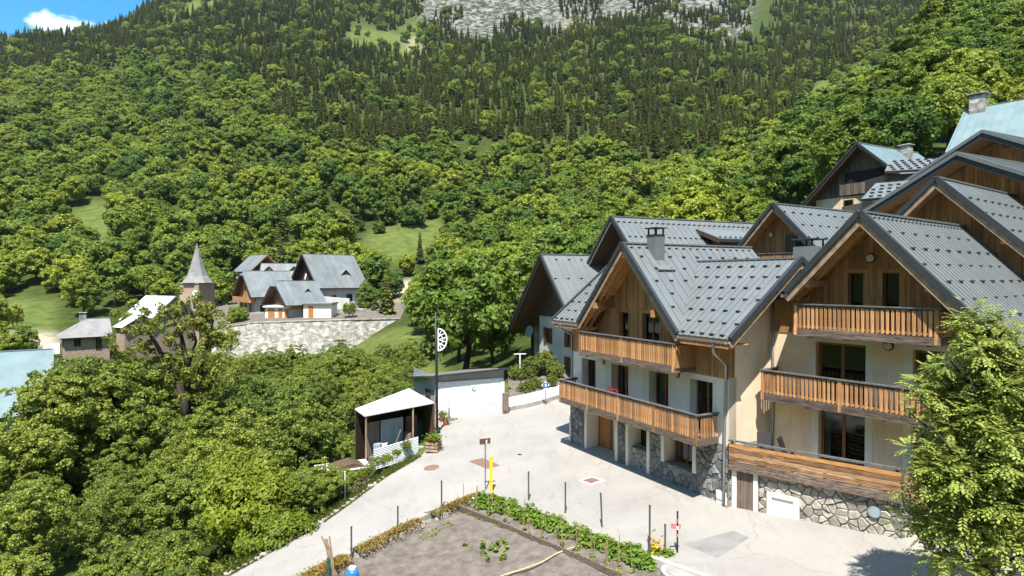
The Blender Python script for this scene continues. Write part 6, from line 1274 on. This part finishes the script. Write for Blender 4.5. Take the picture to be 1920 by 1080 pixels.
for k in range(34):
    t = k / 33; px_, py_ = sub_px([(430, 1078), (520, 1028), (600, 983), (660, 940), (720, 896)], t); p = gp(px_, py_); s = random.uniform(.12, .22)
    o = thing('edge_stone', 'pale stone set along the left edge of the lane', 'stone', (p.x - .05, p.y, p.z - .03), random.uniform(0, 6), 'stones along the left lane edge'); mb = MB(); ring = [Vector((math.cos(q * 1.05) * s * random.uniform(.8, 1.3), math.sin(q * 1.05) * s * random.uniform(.6, .9), 0)) for q in range(6)]
    mb.add([r * 1.1 - Vector((0, 0, .2)) for r in ring] + [r * .8 + Vector((0, 0, s * .55 + random.uniform(-.02, .02))) for r in ring], [tuple(range(6, 12))] + [(q, (q + 1) % 6, 6 + (q + 1) % 6, 6 + q) for q in range(6)]); mb.build('stone_block', 'stone', o)
# old ivy-dark tree with open crown
bo = atY(352, 800, 47); zb_ = gtop(bo.x, bo.y); OT = thing('old_tree', 'tall old tree with dark forked trunk and sparse crown before the church', 'tree', (bo.x, bo.y, zb_)); mb = MB(); tips = []
def rel(px_, py_, dy=0): p = atY(px_, py_, 47 + dy); return Vector((p.x - bo.x, p.y - bo.y, p.z - zb_))
forks = [[(352, 810), (345, 750), (318, 690), (290, 640), (262, 600)], [(352, 800), (350, 740), (352, 690), (340, 630), (318, 590)], [(355, 800), (372, 740), (378, 680), (392, 630), (400, 600)], [(372, 740), (395, 720), (415, 690)], [(318, 690), (275, 690), (250, 670)], [(352, 690), (368, 640), (352, 575)], [(345, 750), (300, 740), (270, 720)]]
mb.tube([(0, 0, -.5), rel(352, 810)], [.55, .42], 8)
for k, f in enumerate(forks):
    P = [rel(x, y, random.uniform(-1, 1) * (i > 0)) for i, (x, y) in enumerate(f)]; r0 = .36 if k in (0, 1, 2) else .16; mb.tube(P, [r0 * (1 - .8 * i / (len(P) - 1)) for i in range(len(P))], 7); tips += P[2:] + [P[-1].lerp(P[-2], .5), P[1].lerp(P[2], .6)]
mb.build('trunk', 'bark', OT, smooth=True)
V = []
for t in tips:
    for _ in range(7):
        c = np.array(t) + RNG.normal(size=3) * [1.0, 1.0, .75]; n = 85; d = unit(n) + [0, -.0, .4]; d /= np.linalg.norm(d, axis=1, keepdims=True); V.append(leaf_arrays(c + d * RNG.uniform(.3, 1, (n, 1)) ** .5 * RNG.uniform(.25, .6), d + unit(n) * .6, RNG.uniform(.08, .14, n)))
newobj('crown', quad_mesh('crown', np.concatenate(V), 'leaf_old'), None, OT)
# street tree with feathery compound leaves
AT = thing('ash_tree', 'leafy ash tree with feathery light green leaves in front of the cream chalet', 'tree', (11.55, 15.0, rz(11.55, 15.0))); rr = np.random.default_rng(3)
mb = MB(); mb.tube([(0, 0, -.3), (.02, 0, 1.2), (-.02, .05, 3.0), (.05, .1, 5.0), (.1, .1, 7.6)], [.30, .24, .2, .13, .03], 9); cl_c = []
for k in range(30):
    z = 1.7 + 6.2 * (k / 29) ** 1.0; a = k * 2.4 + rr.uniform(-.4, .4); L = (1.75 if z < 4.2 else 1.75 * max(.25, 1 - (z - 4.2) / 5.2)) * rr.uniform(.75, 1.1) * (.8 if z < 2.3 else 1); tipp = Vector((math.cos(a) * L, math.sin(a) * L, z + L * rr.uniform(.25, .85))); s0 = Vector((0, .05, z - .2)); mb.tube([s0, s0.lerp(tipp, .5) + Vector((0, 0, -.1)), tipp], [.07, .045, .012], 5)
lumps = [((-.9, -.5, 3.6), 1.0), ((-1.25, -.2, 4.6), .8), ((-.6, -.6, 5.2), .95), ((.3, -.7, 4.4), 1.0), ((.9, -.4, 5.2), 1.0), ((1.3, 0, 3.9), 1.0), ((.2, -.2, 6.3), 1.0), ((.1, 0, 7.4), .85), ((.0, .1, 8.0), .5), ((.8, .2, 6.6), .9), ((-.5, .4, 6.2), .9), ((-.8, -.3, 2.7), .75), ((.6, -.6, 3.1), .9), ((.2, .9, 4.5), 1.1), ((1.5, -.1, 2.9), .8), ((-.2, .9, 5.8), .9), ((1.7, .2, 5.0), .7), ((-1.1, .4, 3.4), .8), ((-.1, -.9, 3.6), .8), ((.9, .9, 3.6), .9)]
for (lx, ly, lz), lr in lumps:
    for _ in range(int(24 * lr * lr) + 4):
        d = rr.normal(size=3); d /= np.linalg.norm(d); cl_c.append(np.array([lx, ly, lz]) + d * lr * rr.uniform(.35, 1.05) * np.array([1, 1, .95]))
mb.build('trunk', 'bark', AT, smooth=True); V = []
for c in cl_c:
    nl = 19
    for _ in range(nl):
        a = rr.uniform(0, 6.28); el = rr.uniform(-.9, .8); d = np.array([math.cos(a) * math.cos(el), math.sin(a) * math.cos(el), math.sin(el)]); L = rr.uniform(.22, .38); st = c + d * rr.uniform(.02, .28); sd_ = np.cross(d, [0, 0, 1]); sd_ /= np.linalg.norm(sd_) + 1e-6; up = np.cross(sd_, d)
        for q in range(5):
            t = (q + 1) / 5; ax = st + d * L * t - np.array([0, 0, .22 * L * t * t]); w = .112 * (1.1 - .4 * abs(t - .5))
            for s in ((-1, 1) if q < 4 else (0,)):
                dr = sd_ * s * .85 + d * .55 - np.array([0, 0, .28]); dr /= np.linalg.norm(dr); wd = np.cross(dr, up) * .030; V += [ax, ax + dr * w * .5 + wd, ax + dr * w, ax + dr * w * .5 - wd]
newobj('crown', quad_mesh('crown', np.array(V), 'leaf_ash'), None, AT)
# bushes round the vegetable bank and the hamlet
for k, (px_, py_, Y, s, lab) in enumerate(((985, 742, 43.2, .30, 'clipped green bush at the lower end of the vegetable bank'), (1003, 735, 43.8, .30, 'green bush in the middle of the vegetable bank'), (1000, 712, 46, .36, 'tall leafy bush beside the tall clothes pole'), (1022, 708, 46, .40, 'yellow-green bush below the farmhouse windows'), (1042, 712, 45, .34, 'bush against the farmhouse wall near the short clothes pole'), (970, 715, 45.5, .34, 'bush at the garage corner of the bank'), (1035, 728, 43.5, .22, 'small bush beside the parking sign'))):
    p = atY(px_, py_, Y); o = tree('garden_bush', lab, 'bush', P_NEAR, (p.x, p.y, p.z - .2), s)
for k, (px_, py_, Y, s, lab) in enumerate(((690, 568, 126, .8, 'round dark bush right of the tall hamlet farmhouse'), (425, 625, 108, .62, 'bush left of the hamlet above the wall end'), (405, 650, 108, .7, 'leafy tree between church tower and stone wall'), (445, 612, 112, .5, 'small bush under the hamlet balconies'), (800, 640, 100, 1.0, 'dark leafy tree at the right end of the stone wall'), (832, 650, 92, .95, 'leafy tree below the bare bank'), (785, 610, 108, .8, 'leafy tree just above the stone wall end'), (45, 650, 95, .55, 'rounded bush by the far lane at the left'), (15, 655, 92, .5, 'low bush at the left edge by the far lane'), (25, 600, 122, .55, 'lone bush on the left meadow'), (240, 640, 117, .8, 'tree behind the cottage and nave'), (655, 592, 117, .35, 'low hedge on top of the hamlet wall'), (860, 668, 70, .9, 'leafy tree behind the garage roof'))):
    p = atY(px_, py_, Y); tree('village_tree', lab, 'tree', P_MID, (p.x, p.y, p.z - .3 if px_ in (655, 445) else gtop(p.x, p.y)), s)

for k, (px_, py_, Y, s_) in enumerate(((135, 690, 44, 1.45), (175, 672, 46, 1.6), (225, 700, 45, 1.45), (95, 725, 41, 1.35), (265, 725, 43, 1.3), (50, 770, 38, 1.3))):
    p = atY(px_, py_, Y); tree('thicket_tree', ('tall dark shrub-tree right of the blue roof', 'tallest dark thicket tree below the cottage', 'dark thicket tree left of the old tree', 'leafy thicket tree at the blue roof corner', 'leafy thicket tree at the foot of the old tree', 'leafy thicket tree below the blue roof')[k], 'tree', P_NEAR, (p.x, p.y, p.z - 4.9 * s_), s_ * 1.0)
MB().prism([(-3.4, -.012, 4.1), (4.9, -.012, 4.1), (4.2, -.012, 4.95), (-3.4, -.012, 4.95)], (0, .12, 0)).build('upper_wall', 'render_offwhite', HL)

# ------------------------------------------------------------------ the air of the valley
hm_ = bpy.data.materials.new('haze_air'); hm_.use_nodes = True; hn, hl_ = hm_.node_tree.nodes, hm_.node_tree.links; hn.remove(hn['Principled BSDF']); pv = hn.new('ShaderNodeVolumePrincipled'); pv.inputs['Color'].default_value = (.80, .90, 1, 1); pv.inputs['Density'].default_value = .000045; pv.inputs['Anisotropy'].default_value = .2; hl_.new(pv.outputs[0], hn['Material Output'].inputs['Volume']); MATS['haze_air'] = hm_
tag(MB().box(-1100, 1100, -760, 1000, -90, 520).build('haze', 'haze_air'), 'thin pale blue summer haze over the valley', kind='stuff')
